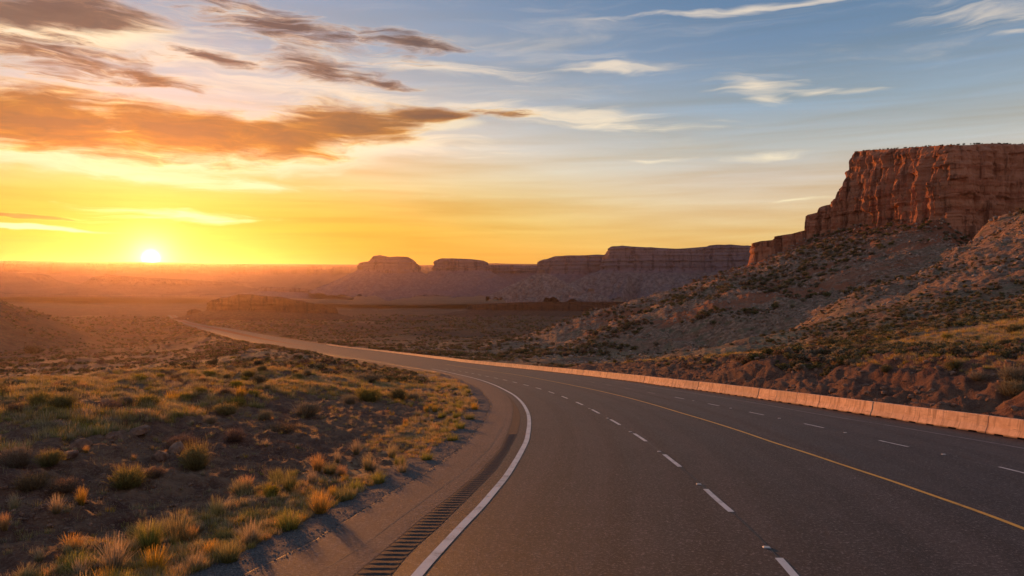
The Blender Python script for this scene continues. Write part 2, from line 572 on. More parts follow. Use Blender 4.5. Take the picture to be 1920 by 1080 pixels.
# ------------------------------------------------------------------ materials
def new_mat(name):
    m = bpy.data.materials.new(name)
    m.use_nodes = True
    m.node_tree.nodes.clear()
    N = NT(m.node_tree)
    out = N.new('ShaderNodeOutputMaterial')
    p = N.new('ShaderNodeBsdfPrincipled')
    N.l.new(p.outputs[0], out.inputs['Surface'])
    p.inputs['Roughness'].default_value = 0.9
    p.inputs['Specular IOR Level'].default_value = 0.3
    return m, N, p, out


def bump(N, p, h, strength=0.5, dist=0.02, prev=None):
    b = N.new('ShaderNodeBump')
    b.inputs['Strength'].default_value = strength
    b.inputs['Distance'].default_value = dist
    N.put(b.inputs['Height'], h)
    if prev is not None:
        N.put(b.inputs['Normal'], prev)
    N.put(p.inputs['Normal'], b.outputs[0])
    return b.outputs[0]


def attr(N, name):
    a = N.new('ShaderNodeAttribute', attribute_name=name)
    return a.outputs['Fac']


def mat_ground():
    m, N, p, out = new_mat('desert_soil')
    pos = N.new('ShaderNodeNewGeometry').outputs['Position']
    n1 = N.noise(pos, 0.11, 6, 0.6)
    n2 = N.noise(pos, 1.7, 6, 0.65)
    n3 = N.noise(pos, 14.0, 4, 0.7)
    nbig = N.noise(pos, 0.012, 5, 0.6)
    soil = N.mix(N.ss(n2, 0.35, 0.7), (0.085, 0.037, 0.026, 1), (0.165, 0.075, 0.047, 1))
    soil = N.mix(N.ss(n3, 0.45, 0.75), soil, (0.20, 0.125, 0.09, 1))
    grass = N.mix(N.ss(n2, 0.3, 0.7), (0.17, 0.116, 0.064, 1), (0.36, 0.25, 0.142, 1))
    scrub = N.mix(N.ss(n3, 0.3, 0.7), (0.085, 0.08, 0.045, 1), (0.16, 0.145, 0.085, 1))
    gmask = N.m('MULTIPLY', attr(N, 'grassy'), N.ss(N.m('ADD', N.m('MULTIPLY', n1, 0.6), N.m('MULTIPLY', n2, 0.4)), 0.40, 0.58))
    c = N.mix(gmask, soil, grass)
    smask = N.m('MULTIPLY', attr(N, 'scrubby'), N.ss(N.noise(pos, 0.55, 4, 0.65), 0.50, 0.60))
    c = N.mix(N.m('MULTIPLY', smask, 0.8), c, scrub)
    # pale and red patches of the far valley floor
    far = attr(N, 'far')
    stretch = N.mapping(pos, scale=(0.0011, 0.004, 0.0))
    fp = N.noise(stretch, 1.0, 7, 0.62)
    vall = N.ramp(fp, [(0.30, (0.070, 0.040, 0.025, 1)), (0.45, (0.125, 0.070, 0.042, 1)), (0.55, (0.085, 0.060, 0.036, 1)), (0.64, (0.18, 0.112, 0.068, 1)), (0.76, (0.30, 0.205, 0.135, 1))])
    speck = N.ss(N.noise(pos, 0.10, 4, 0.75), 0.50, 0.58)
    vall = N.mix(N.m('MULTIPLY', speck, 0.7), vall, (0.045, 0.038, 0.026, 1))
    c = N.mix(far, c, vall)
    # mesa talus: grey-mauve rubble with red slides
    rock = attr(N, 'rocky')
    rv = N.mapping(pos, rot=(0, 0, R(-28)), scale=(0.010, 0.045, 0.02))
    rs = N.noise(rv, 1.0, 5, 0.6, 0.6)
    rub = N.mix(N.ss(N.noise(pos, 0.5, 6, 0.72), 0.38, 0.66), (0.18, 0.100, 0.066, 1), (0.44, 0.278, 0.19, 1))
    rub = N.mix(N.m('MULTIPLY', N.ss(N.noise(pos, 0.22, 4, 0.7), 0.5, 0.62), 0.7), rub, (0.13, 0.125, 0.072, 1))
    rub = N.mix(N.m('MULTIPLY', N.ss(rs, 0.49, 0.59), attr(N, 'slide')), rub, (0.33, 0.125, 0.066, 1))
    rub = N.mix(attr(N, 'redfoot'), rub, (0.25, 0.085, 0.045, 1))
    c = N.mix(rock, c, rub)
    # grey roadside gravel
    gr = N.new('ShaderNodeTexVoronoi')
    N.put(gr.inputs['Vector'], pos)
    gr.inputs['Scale'].default_value = 34.0
    gcol = N.mix(N.ss(N.noise(pos, 30.0, 3, 0.6), 0.35, 0.7), (0.055, 0.055, 0.06, 1), (0.20, 0.19, 0.185, 1))
    gm = attr(N, 'gravel')
    gm = N.ss(N.m('ADD', gm, N.m('MULTIPLY', N.m('SUBTRACT', n2, 0.5), 0.9)), 0.40, 0.6)
    c = N.mix(gm, c, gcol)
    N.put(p.inputs['Base Color'], c)
    p.inputs['Roughness'].default_value = 0.95
    p.inputs['Specular IOR Level'].default_value = 0.12
    b = bump(N, p, n3, 0.9, 0.05)
    b = bump(N, p, N.m('MULTIPLY', gr.outputs['Distance'], gm), 0.8, 0.03, b)
    b = bump(N, p, N.noise(pos, 2.2, 6, 0.7), 0.8, 0.22, b)
    hb = N.m('MULTIPLY', N.noise(pos, 0.30, 7, 0.75), N.m('ADD', rock, far))
    bump(N, p, hb, 0.9, 2.2, b)
    return m


def mat_rock(name, tones, zscale=0.12, talus=None, fine=1.0):
    """banded sandstone; 'cliff' attribute 1 on the wall, 0 on the debris slope"""
    m, N, p, out = new_mat(name)
    pos = N.new('ShaderNodeNewGeometry').outputs['Position']
    w = N.noise(N.mapping(pos, scale=(0.02*fine, 0.02*fine, 0.02*fine)), 1.0, 4, 0.6)
    sep = N.new('ShaderNodeSeparateXYZ')
    N.put(sep.inputs[0], pos)
    zz = N.m('ADD', N.m('MULTIPLY', sep.outputs[2], zscale), N.m('MULTIPLY', w, 0.9))
    band = N.noise(N.comb(0.0, 0.0, zz), 1.0, 5, 0.65)
    c = N.ramp(band, [(0.28, tones[0]), (0.42, tones[1]), (0.52, tones[2]), (0.62, tones[1]), (0.74, tones[0])])
    stain = N.noise(N.mapping(pos, scale=(0.22*fine, 0.22*fine, 0.022*fine)), 1.0, 5, 0.65)
    c = N.mix(N.m('MULTIPLY', N.ss(stain, 0.50, 0.62), 0.72), c, tuple(x*0.45 for x in tones[0][:3])+(1,))
    fleck = N.noise(pos, 0.9*fine, 6, 0.7)
    c = N.mix(N.m('MULTIPLY', N.ss(fleck, 0.5, 0.72), 0.4), c, tones[2])
    if talus:
        tn = N.noise(pos, 0.28*fine, 6, 0.72)
        tcol = N.mix(N.ss(tn, 0.36, 0.64), talus[0], talus[1])
        tcol = N.mix(N.m('MULTIPLY', N.ss(band, 0.5, 0.62), 0.45), tcol, tones[1])
        c = N.mix(attr(N, 'cliff'), tcol, c)
    N.put(p.inputs['Base Color'], c)
    p.inputs['Roughness'].default_value = 0.95
    p.inputs['Specular IOR Level'].default_value = 0.1
    b = bump(N, p, fleck, 0.9, 0.7/fine)
    b = bump(N, p, N.noise(N.mapping(pos, scale=(0.6*fine, 0.6*fine, 0.10*fine)), 1.0, 5, 0.65), 0.9, 1.2/fine, b)
    bump(N, p, N.noise(N.comb(0.0, 0.0, zz), 3.0, 3, 0.6), 0.7, 1.2/fine, b)
    return m


def mat_asphalt(name, dark, light, speck, rough=0.74, cover=0.55, tracks=True):
    m, N, p, out = new_mat(name)
    pos = N.new('ShaderNodeNewGeometry').outputs['Position']
    u = attr(N, 'across')
    s = attr(N, 'along')
    st = N.noise(N.comb(N.m('MULTIPLY', u, 0.9), N.m('MULTIPLY', s, 0.022), 0.0), 1.0, 6, 0.62)
    fine_st = N.noise(N.comb(N.m('MULTIPLY', u, 5.0), N.m('MULTIPLY', s, 0.10), 2.0), 1.0, 4, 0.6)
    pn = N.noise(pos, 0.35, 6, 0.65)
    agg = N.noise(pos, 15.0, 5, 0.85)
    mott = N.noise(pos, 3.2, 5, 0.7)
    c = N.mix(N.ss(N.m('ADD', N.m('MULTIPLY', st, 0.55), N.m('ADD', N.m('MULTIPLY', pn, 0.25), N.m('MULTIPLY', fine_st, 0.2))), 0.41, 0.59), dark, light)
    if tracks:
        # polished wheel tracks and the oily strip between them repeat with each lane
        ph = N.m('SINE', N.m('MULTIPLY', N.m('ADD', u, N.m('MULTIPLY', N.m('SUBTRACT', pn, 0.5), 0.8)), 3.3))
        c = N.mix(N.m('MULTIPLY', N.ss(ph, 0.0, 0.9), 0.55), c, tuple(x*0.55 for x in dark[:3])+(1,))
        oil = N.m('MULTIPLY', N.ss(N.noise(N.comb(N.m('MULTIPLY', u, 1.6), N.m('MULTIPLY', s, 0.35), 5.0), 1.0, 4, 0.6), 0.62, 0.74), 0.5)
        c = N.mix(oil, c, (0.014, 0.012, 0.012, 1))
    c = N.mix(N.m('MULTIPLY', N.ss(mott, 0.42, 0.7), 0.35), c, light)
    c = N.mix(N.m('MULTIPLY', N.ss(agg, cover, cover+0.1), 0.9), c, speck)
    c = N.mix(N.m('MULTIPLY', N.ss(agg, 0.47, 0.38), 0.92), c, (0.006, 0.005, 0.005, 1))
    N.put(p.inputs['Base Color'], c)
    N.put(p.inputs['Roughness'], N.m('ADD', rough, N.m('MULTIPLY', N.m('SUBTRACT', st, 0.5), 0.3)))
    p.inputs['Specular IOR Level'].default_value = 0.28
    b = bump(N, p, agg, 0.8, 0.03)
    bump(N, p, mott, 0.25, 0.02, b)
    return m


def mat_paint(name, col, worn, wear=0.5):
    m, N, p, out = new_mat(name)
    pos = N.new('ShaderNodeNewGeometry').outputs['Position']
    n = N.noise(pos, 13.0, 6, 0.8)
    n2 = N.noise(pos, 1.6, 5, 0.65)
    w = N.ss(N.m('ADD', N.m('MULTIPLY', n, 0.6), N.m('MULTIPLY', n2, 0.4)), wear, wear+0.12)
    c = N.mix(N.m('MULTIPLY', w, 0.9), col, worn)
    c = N.mix(N.m('MULTIPLY', N.ss(n2, 0.45, 0.7), 0.35), c, worn)
    N.put(p.inputs['Base Color'], c)
    p.inputs['Roughness'].default_value = 0.6
    bump(N, p, n, 0.4, 0.006)
    return m


def mat_concrete():
    m, N, p, out = new_mat('barrier_concrete')
    tc = N.new('ShaderNodeTexCoord').outputs['Object']
    rnd = N.new('ShaderNodeObjectInfo').outputs['Random']
    v = N.vm('ADD', tc, N.comb(N.m('MULTIPLY', rnd, 37.0), N.m('MULTIPLY', rnd, 11.0), 0.0))
    n = N.noise(v, 2.2, 6, 0.65)
    n2 = N.noise(v, 26.0, 4, 0.7)
    sep = N.new('ShaderNodeSeparateXYZ')
    N.put(sep.inputs[0], tc)
    c = N.mix(N.ss(n, 0.35, 0.68), (0.55, 0.32, 0.205, 1), (0.76, 0.48, 0.32, 1))  # dusty concrete with the low sun's orange put into its colour
    streak = N.noise(N.mapping(v, scale=(7.0, 1.0, 0.7)), 1.0, 4, 0.6)
    c = N.mix(N.m('MULTIPLY', N.ss(streak, 0.5, 0.66), 0.6), c, (0.20, 0.115, 0.075, 1))
    c = N.mix(N.m('MULTIPLY', N.ss(n2, 0.5, 0.75), 0.3), c, (0.28, 0.22, 0.18, 1))
    scuff = N.noise(N.mapping(v, scale=(0.8, 1.0, 9.0)), 1.0, 5, 0.7)
    c = N.mix(N.m('MULTIPLY', N.ss(scuff, 0.56, 0.66), 0.55), c, (0.14, 0.09, 0.065, 1))
    c = N.mix(N.m('MULTIPLY', N.ss(rnd, 0.4, 0.9), 0.35), c, (0.30, 0.19, 0.135, 1))
    c = N.mix(N.m('MULTIPLY', N.m('SUBTRACT', rnd, 0.5), 0.25), c, (0.68, 0.47, 0.34, 1))
    # darker brown along the foot
    c = N.mix(N.ss(N.m('ADD', sep.outputs[2], N.m('MULTIPLY', n, 0.12)), 0.16, 0.07), c, (0.17, 0.105, 0.075, 1))
    N.put(p.inputs['Base Color'], c)
    p.inputs['Roughness'].default_value = 0.85
    b = bump(N, p, n2, 0.5, 0.006)
    bump(N, p, n, 0.4, 0.02, b)
    return m


def mat_leaf(name, base, tip, flower=None, trans=0.45):
    """thin leaves: 't' runs from foot to tip; light passes through them"""
    m = bpy.data.materials.new(name)
    m.use_nodes = True
    m.node_tree.nodes.clear()
    N = NT(m.node_tree)
    out = N.new('ShaderNodeOutputMaterial')
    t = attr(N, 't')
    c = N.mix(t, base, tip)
    rnd = N.new('ShaderNodeObjectInfo').outputs['Random']
    if flower:
        c = N.mix(N.m('MULTIPLY', N.ss(t, 0.72, 0.95), N.ss(rnd, 0.05, 0.8, 0.25, 0.9)), c, flower)
    v = attr(N, 'v')
    hsv = N.new('ShaderNodeHueSaturation')
    N.put(hsv.inputs['Color'], c)
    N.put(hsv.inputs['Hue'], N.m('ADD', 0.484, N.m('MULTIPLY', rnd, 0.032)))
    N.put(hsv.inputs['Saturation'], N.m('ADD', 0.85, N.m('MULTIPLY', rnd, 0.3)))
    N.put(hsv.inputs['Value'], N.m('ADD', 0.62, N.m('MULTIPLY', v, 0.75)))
    di = N.new('ShaderNodeBsdfDiffuse')
    tr = N.new('ShaderNodeBsdfTranslucent')
    N.put(di.inputs[0], hsv.outputs[0])
    N.put(tr.inputs[0], hsv.outputs[0])
    mx = N.new('ShaderNodeMixShader')
    mx.inputs[0].default_value = trans
    N.l.new(di.outputs[0], mx.inputs[1])
    N.l.new(tr.outputs[0], mx.inputs[2])
    N.l.new(mx.outputs[0], out.inputs['Surface'])
    return m


def mat_plain(name, c0, c1, scale=8.0, rough=0.9, bd=0.02):
    m, N, p, out = new_mat(name)
    tc = N.new('ShaderNodeTexCoord').outputs['Object']
    rnd = N.new('ShaderNodeObjectInfo').outputs['Random']
    n = N.noise(N.vm('ADD', tc, N.comb(N.m('MULTIPLY', rnd, 31.0), 0.0, 0.0)), scale, 5, 0.65)
    c = N.mix(N.ss(n, 0.35, 0.66), c0, c1)
    c = N.mix(N.m('MULTIPLY', rnd, 0.35), c, c0)
    N.put(p.inputs['Base Color'], c)
    p.inputs['Roughness'].default_value = rough
    bump(N, p, n, 0.7, bd)
    return m


M = {}
M['ground'] = mat_ground()
RED = [(0.235, 0.085, 0.053, 1), (0.34, 0.126, 0.073, 1), (0.43, 0.195, 0.12, 1)]
M['mesa'] = mat_rock('red_sandstone', RED, 0.14, ((0.14, 0.07, 0.045, 1), (0.24, 0.13, 0.085, 1)))
M['butte'] = mat_rock('haze_tinted_butte_rock', [(0.095, 0.070, 0.098, 1), (0.125, 0.092, 0.122, 1), (0.165, 0.126, 0.15, 1)], 0.035,
                      ((0.092, 0.076, 0.094, 1), (0.155, 0.13, 0.15, 1)), 0.22)  # purple of the distance haze is put into the butte rock colour
M['purple'] = mat_rock('haze_tinted_sandstone', [(0.095, 0.070, 0.098, 1), (0.125, 0.092, 0.122, 1), (0.165, 0.126, 0.15, 1)], 0.035,
                       ((0.080, 0.066, 0.072, 1), (0.20, 0.17, 0.172, 1)), 0.25)  # haze tint put into the rock colour here as purple
M['farland'] = mat_rock('haze_tinted_far_rock', [(0.070, 0.050, 0.066, 1), (0.080, 0.058, 0.074, 1), (0.092, 0.068, 0.082, 1)], 0.008,
                        ((0.074, 0.056, 0.070, 1), (0.092, 0.070, 0.084, 1)), 0.02)  # tableland and ridges: purple haze painted into the rock tones
M['pale'] = mat_rock('pale_badland_clay', [(0.11, 0.06, 0.05, 1), (0.15, 0.085, 0.07, 1), (0.20, 0.125, 0.10, 1)], 0.05,
                     ((0.10, 0.08, 0.08, 1), (0.25, 0.21, 0.20, 1)), 0.3)
M['darkhill'] = mat_rock('dark_red_rock', [(0.050, 0.024, 0.018, 1), (0.068, 0.031, 0.022, 1), (0.085, 0.045, 0.032, 1)], 0.06,
                         ((0.055, 0.034, 0.025, 1), (0.10, 0.064, 0.046, 1)), 0.5)
M['road'] = mat_asphalt('asphalt', (0.016, 0.0147, 0.0155, 1), (0.042, 0.0375, 0.0385, 1), (0.21, 0.188, 0.18, 1), 0.68, 0.535)
M['shoulder'] = mat_asphalt('shoulder_asphalt', (0.052, 0.047, 0.048, 1), (0.084, 0.076, 0.076, 1), (0.25, 0.22, 0.21, 1), 0.88, 0.53, False)
M['rumble'] = mat_asphalt('rumble_asphalt', (0.025, 0.0225, 0.023, 1), (0.043, 0.038, 0.038, 1), (0.12, 0.105, 0.10, 1), 0.85, 0.56, False)
M['white'] = mat_paint('white_road_paint', (0.56, 0.54, 0.52, 1), (0.07, 0.058, 0.052, 1), 0.54)
M['faint'] = mat_paint('worn_white_road_paint', (0.26, 0.245, 0.24, 1), (0.05, 0.042, 0.04, 1), 0.47)
M['yellow'] = mat_paint('yellow_road_paint', (0.68, 0.35, 0.04, 1), (0.15, 0.085, 0.03, 1), 0.56)
M['tar'] = mat_plain('tar_seam', (0.015, 0.014, 0.014, 1), (0.03, 0.027, 0.026, 1), 6.0, 0.5)
M['concrete'] = mat_concrete()
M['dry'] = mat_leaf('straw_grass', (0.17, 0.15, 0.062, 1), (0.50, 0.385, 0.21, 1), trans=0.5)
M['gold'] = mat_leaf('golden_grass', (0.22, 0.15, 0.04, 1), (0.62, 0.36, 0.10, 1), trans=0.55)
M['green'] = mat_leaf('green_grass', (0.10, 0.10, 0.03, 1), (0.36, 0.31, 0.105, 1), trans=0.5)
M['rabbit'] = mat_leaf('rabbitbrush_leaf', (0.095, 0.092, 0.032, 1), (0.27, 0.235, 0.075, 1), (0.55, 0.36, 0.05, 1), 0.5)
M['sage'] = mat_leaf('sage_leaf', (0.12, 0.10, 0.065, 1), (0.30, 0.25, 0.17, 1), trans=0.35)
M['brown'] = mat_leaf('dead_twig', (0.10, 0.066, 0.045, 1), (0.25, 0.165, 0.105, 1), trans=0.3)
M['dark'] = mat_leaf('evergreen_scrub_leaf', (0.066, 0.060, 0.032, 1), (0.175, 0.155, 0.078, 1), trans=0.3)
M['twig'] = mat_plain('twig_bark', (0.07, 0.048, 0.035, 1), (0.14, 0.10, 0.075, 1), 20.0)
M['boulder'] = mat_plain('boulder_rock', (0.13, 0.068, 0.048, 1), (0.27, 0.165, 0.115, 1), 3.0, 0.95, 0.06)
M['pebble'] = mat_plain('pebble_stone', (0.07, 0.066, 0.066, 1), (0.24, 0.215, 0.20, 1), 3.0, 0.95)
M['rubble'] = mat_plain('rubble_rock', (0.14, 0.092, 0.07, 1), (0.38, 0.275, 0.215, 1), 2.0, 0.95, 0.1)
M['marker'] = mat_plain('marker_ceramic', (0.42, 0.38, 0.35, 1), (0.62, 0.58, 0.54, 1), 9.0, 0.5)


# ------------------------------------------------------------------ ground sheet
def build_ground():
    fine = np.arange(-43.0, 43.001, 0.115)
    coarse = np.concatenate([np.arange(46, 180, 4.0), np.arange(-180, -44, 4.0)])
    ang = np.sort(np.concatenate([fine, coarse]))
    ang = np.radians(ang)
    rr = np.concatenate([[0.5, 2.0, 4.0], np.exp(np.linspace(math.log(5.5), math.log(300), 330))[0:],
                         np.exp(np.linspace(math.log(303), math.log(15200), 195))])
    nc, nr = len(ang), len(rr)
    A, RR = np.meshgrid(ang, rr)
    X, Y = RR*np.sin(A), RR*np.cos(A)
    h, dl, dr, rock, ridge, cut, slide = relief(X, Y, True)
    n = fbm(X*0.05, Y*0.05, 3, 201)
    grav = sst(1.9, 0.6, dl)*(dl > -2)*(Y < 260)+sst(3.2, 1.0, dl)*(dl > -2)*0.25*(Y < 90)
    grav = np.maximum(grav, sst(1.2, 0.2, dr)*(dr > -2)*0.6*(Y < 140))
    bare = sst(2.5, 5, dl)*sst(20, 14, dl)*(Y < 60)
    grassy = np.clip(1-0.75*bare-0.85*cut, 0, 1)*np.clip(0.85+0.5*n, 0, 1)
    scrubby = np.clip(sst(14, 40, np.maximum(dl, dr)), 0, 1)
    r = np.hypot(X, Y)
    far = sst(420, 1100, r)
    fd, fz, fr = foot_dist(X, Y)
    redfoot = sst(44, 5, fd+16*fbm(X*0.05, Y*0.05, 2, 222))*0.92
    me = np_mesh('ground', np.stack([X, Y, h], -1).reshape(-1, 3), grid_faces(nr, nc, True)[:, ::-1],
                 attrs={'gravel': grav, 'grassy': grassy, 'scrubby': scrubby, 'far': far*(1-rock), 'rocky': rock, 'redfoot': redfoot*slide, 'slide': slide})
    link('ground', me, M['ground'], kind='structure', label='red-brown desert ground with dry grass reaching to the valley')


build_ground()


# ------------------------------------------------------------------ road
def stations(y0, y1, near=0.45, k=0.018):
    out, y = [], y0
    while y < y1:
        out.append(y)
        y += max(near, k*abs(y))
    out.append(y1)
    return np.array(out)


def strip(cl, cr, Y, lift, ncross=2, skirt=0.0, ragged=0.0):
    """sheet between two plan curves at road level"""
    L, Rr = cl(Y), cr(Y)
    if ragged:
        L = L+ragged*fbm(Y*0.7, Y*0.0+3.3, 3, 15, 0.45)
    t = np.linspace(0, 1, ncross)
    X = L[:, None]+(Rr-L)[:, None]*t[None, :]
    YY = np.repeat(Y[:, None], ncross, 1)
    Z = G(YY)+lift
    u = (X-C_SL(YY))
    s = YY.copy()
    if skirt > 0:
        X = np.concatenate([X[:, :1]-0.05, X, X[:, -1:]+0.05], 1)
        YY = np.concatenate([YY[:, :1], YY, YY[:, -1:]], 1)
        Z = np.concatenate([Z[:, :1]-skirt, Z, Z[:, -1:]-skirt], 1)
        u = np.concatenate([u[:, :1], u, u[:, -1:]], 1)
        s = YY.copy()
    nr, nc = X.shape
    return np.stack([X, YY, Z], -1).reshape(-1, 3), grid_faces(nr, nc), {'across': u, 'along': s}


def off(c, d):
    return lambda Y: c(Y)+d*np.sqrt(1+heading(c, Y)**2)


def build_road():
    Y = stations(-30, 2640)
    v, f, a = strip(C_SL, off(C_BB, 0.75), np.unique(np.concatenate([Y, np.arange(8, 60, 0.15)])), 0.0, 15, 0.5, 0.07)
    road = link('road', np_mesh('road', v, f, True, a), M['road'], kind='structure',
                label='dark asphalt highway curving down into the valley')

    def piece(name, cl, cr, Y, lift, mat, nc=2, ragged=0.0):
        v, f, a = strip(cl, cr, Y, lift, nc, 0.0, ragged)
        return link(name, np_mesh(name, v, f, True, a), mat, road)
    # pale paved shoulder inside the bend, dark strip with rumble bars
    sh = lambda q: np.where(q < 72, C_RL(q), C_SL(q)+(C_RL(72.0)-C_SL(72.0))*np.maximum(0.35, 1-0.004*(q-72)))
    piece('shoulder', off(C_SL, 0.02), sh, np.unique(np.concatenate([stations(-30, 900), np.arange(8, 60, 0.15)])), 0.004, M['shoulder'], 6, 0.07)
    rr = lambda q: C_RR(q)+(C_RL(q)-C_RR(q))*0.97*sst(40, 72, q)
    piece('rumble_strip', off(C_RL, 0.02), rr, stations(-10, 72), 0.0045, M['rumble'], 3)
    piece('edge_line', off(C_WL, -0.095), off(C_WL, 0.105), stations(-20, 150, 0.4), 0.009, M['white'])
    piece('centre_line', off(C_YL, -0.07), off(C_YL, 0.07), stations(-20, 190, 0.4), 0.009, M['yellow'])
    piece('edge_line', off(C_RE, -0.045), off(C_RE, 0.045), stations(-20, 90, 0.4), 0.009, M['faint'])
    piece('seam', off(C_DL, -0.012), off(C_DL, 0.012), stations(4, 60, 0.4), 0.0065, M['tar'])
    piece('seam', off(C_SL, 1.15), off(C_SL, 1.165), stations(4, 40, 0.4), 0.0065, M['tar'])
    # sealed cracks wandering over the lanes
    for k, (c0, f0, y0, y1) in enumerate(((C_DL, 0.62, 26, 46), (C_WL, 0.35, 36, 60), (C_YL, 0.55, 20, 38))):
        c1 = {C_DL: C_YL, C_WL: C_DL, C_YL: C_RE}[c0]
        yy = np.arange(y0, y1, 0.12)
        wob = 0.35*fbm(yy*0.35, yy*0+k*7.7, 4, 17+k, 0.65)
        mid = lambda q, c0=c0, c1=c1, f0=f0, yy=yy, wob=wob: c0(q)*(1-f0)+c1(q)*f0+np.interp(q, yy, wob)
        hw = lambda q, k=k: 0.011*(0.6+0.8*np.abs(perlin(q*2.1, q*0+k, 5)))
        piece('crack', lambda q: mid(q)-hw(q), lambda q: mid(q)+hw(q), yy, 0.006, M['tar'])
    # far carriageways part round a dirt median
    wid = lambda q: (C_BB(q)-C_SL(q))
    med0 = lambda q: C_SL(q)+wid(q)*(0.50-0.10*sst(420, 1100, q))
    med1 = lambda q: C_SL(q)+wid(q)*(0.50+0.16*sst(420, 1100, q))
    piece('median', med0, med1, stations(430, 2640), 0.06, M['ground'], 4)
    # broken lines
    y = 17.75-2*6.82
    while y < 150:
        piece('lane_dash', off(C_DL, -0.075), off(C_DL, 0.075), np.linspace(y, y+2.9, 7), 0.009, M['white'])
        y += 6.82
    y = 29.6-3*7.15
    while y < 95:
        piece('lane_dash', off(C_RD, -0.055), off(C_RD, 0.055), np.linspace(y, y+2.1, 5), 0.009, M['white' if y < 60 else 'faint'])
        y += 7.15
    # raised pavement markers just past each dash
    bm = bmesh.new()
    for sx, sy, z in ((-.5, -.5, 0), (.5, -.5, 0), (.5, .5, 0), (-.5, .5, 0), (-.36, -.30, 1), (.36, -.30, 1), (.36, .30, 1), (-.36, .30, 1)):
        bm.verts.new((sx*0.15, sy*0.11, z*0.022))
    bm.verts.ensure_lookup_table()
    for q in ((4, 5, 6, 7), (0, 1, 5, 4), (1, 2, 6, 5), (2, 3, 7, 6), (3, 0, 4, 7)):
        bm.faces.new([bm.verts[i] for i in q])
    mk = bpy.data.meshes.new('pavement_marker')
    bm.to_mesh(mk)
    bm.free()
    mk.materials.append(M['marker'])
    for c, ys in ((C_DL, [14.55+6.82*i for i in range(6)]), (C_RD, [34.6+7.15*i-7.15 for i in range(5)])):
        for y in ys:
            o = link('pavement_marker', mk, None, road)
            o.location = (float(c(y))-0.05, y, float(G(y))+0.008)
            o.rotation_euler = (math.atan(-0.082), 0, -math.atan(float(heading(c, y))))
    # rumble bars, each a low rounded ridge
    yb = 9.6
    while yb < 34:
        L, Rr = float(C_RL(yb))+0.03, float(C_RR(yb))-0.02
        sk = 0.22*(Rr-L)*float(heading(C_RL, yb))*-1
        xs = np.linspace(L, Rr, 5)
        w = 0.085
        prof = [(-w, 0.0), (-w*0.5, 0.013), (w*0.5, 0.013), (w, 0.0)]
        vs = []
        for i, x in enumerate(xs):
            jx = random.uniform(-.012, .012)
            e = 0.35 if i in (0, 4) else 1.0
            for (oy, oz) in prof:
                yy = yb+oy+sk*(i/4-0.5)*0.3+jx
                vs.append((x, yy, float(G(yy))+0.005+oz*e))
        me = np_mesh('rumble_bar', np.array(vs), grid_faces(5, 4)[:, ::-1], True,
                     {'across': np.repeat(xs, 4), 'along': np.full(20, yb)})
        link('rumble_bar', me, M['rumble'], road)
        yb += 0.30
    return road


ROAD = build_road()


# ------------------------------------------------------------------ concrete barrier, one object for each cast segment
ORD = ('first second third fourth fifth sixth seventh eighth ninth tenth eleventh twelfth thirteenth fourteenth fifteenth sixteenth '
       'seventeenth eighteenth nineteenth twentieth').split()
TENS = {2: 'twenty', 3: 'thirty', 4: 'forty', 5: 'fifty', 6: 'sixty', 7: 'seventy', 8: 'eighty', 9: 'ninety'}


def ordinal(n):
    if n <= 20:
        return ORD[n-1]
    t, u = divmod(n, 10)
    return (TENS[t]+'-'+ORD[u-1]) if u else TENS[t][:-1]+'ieth'


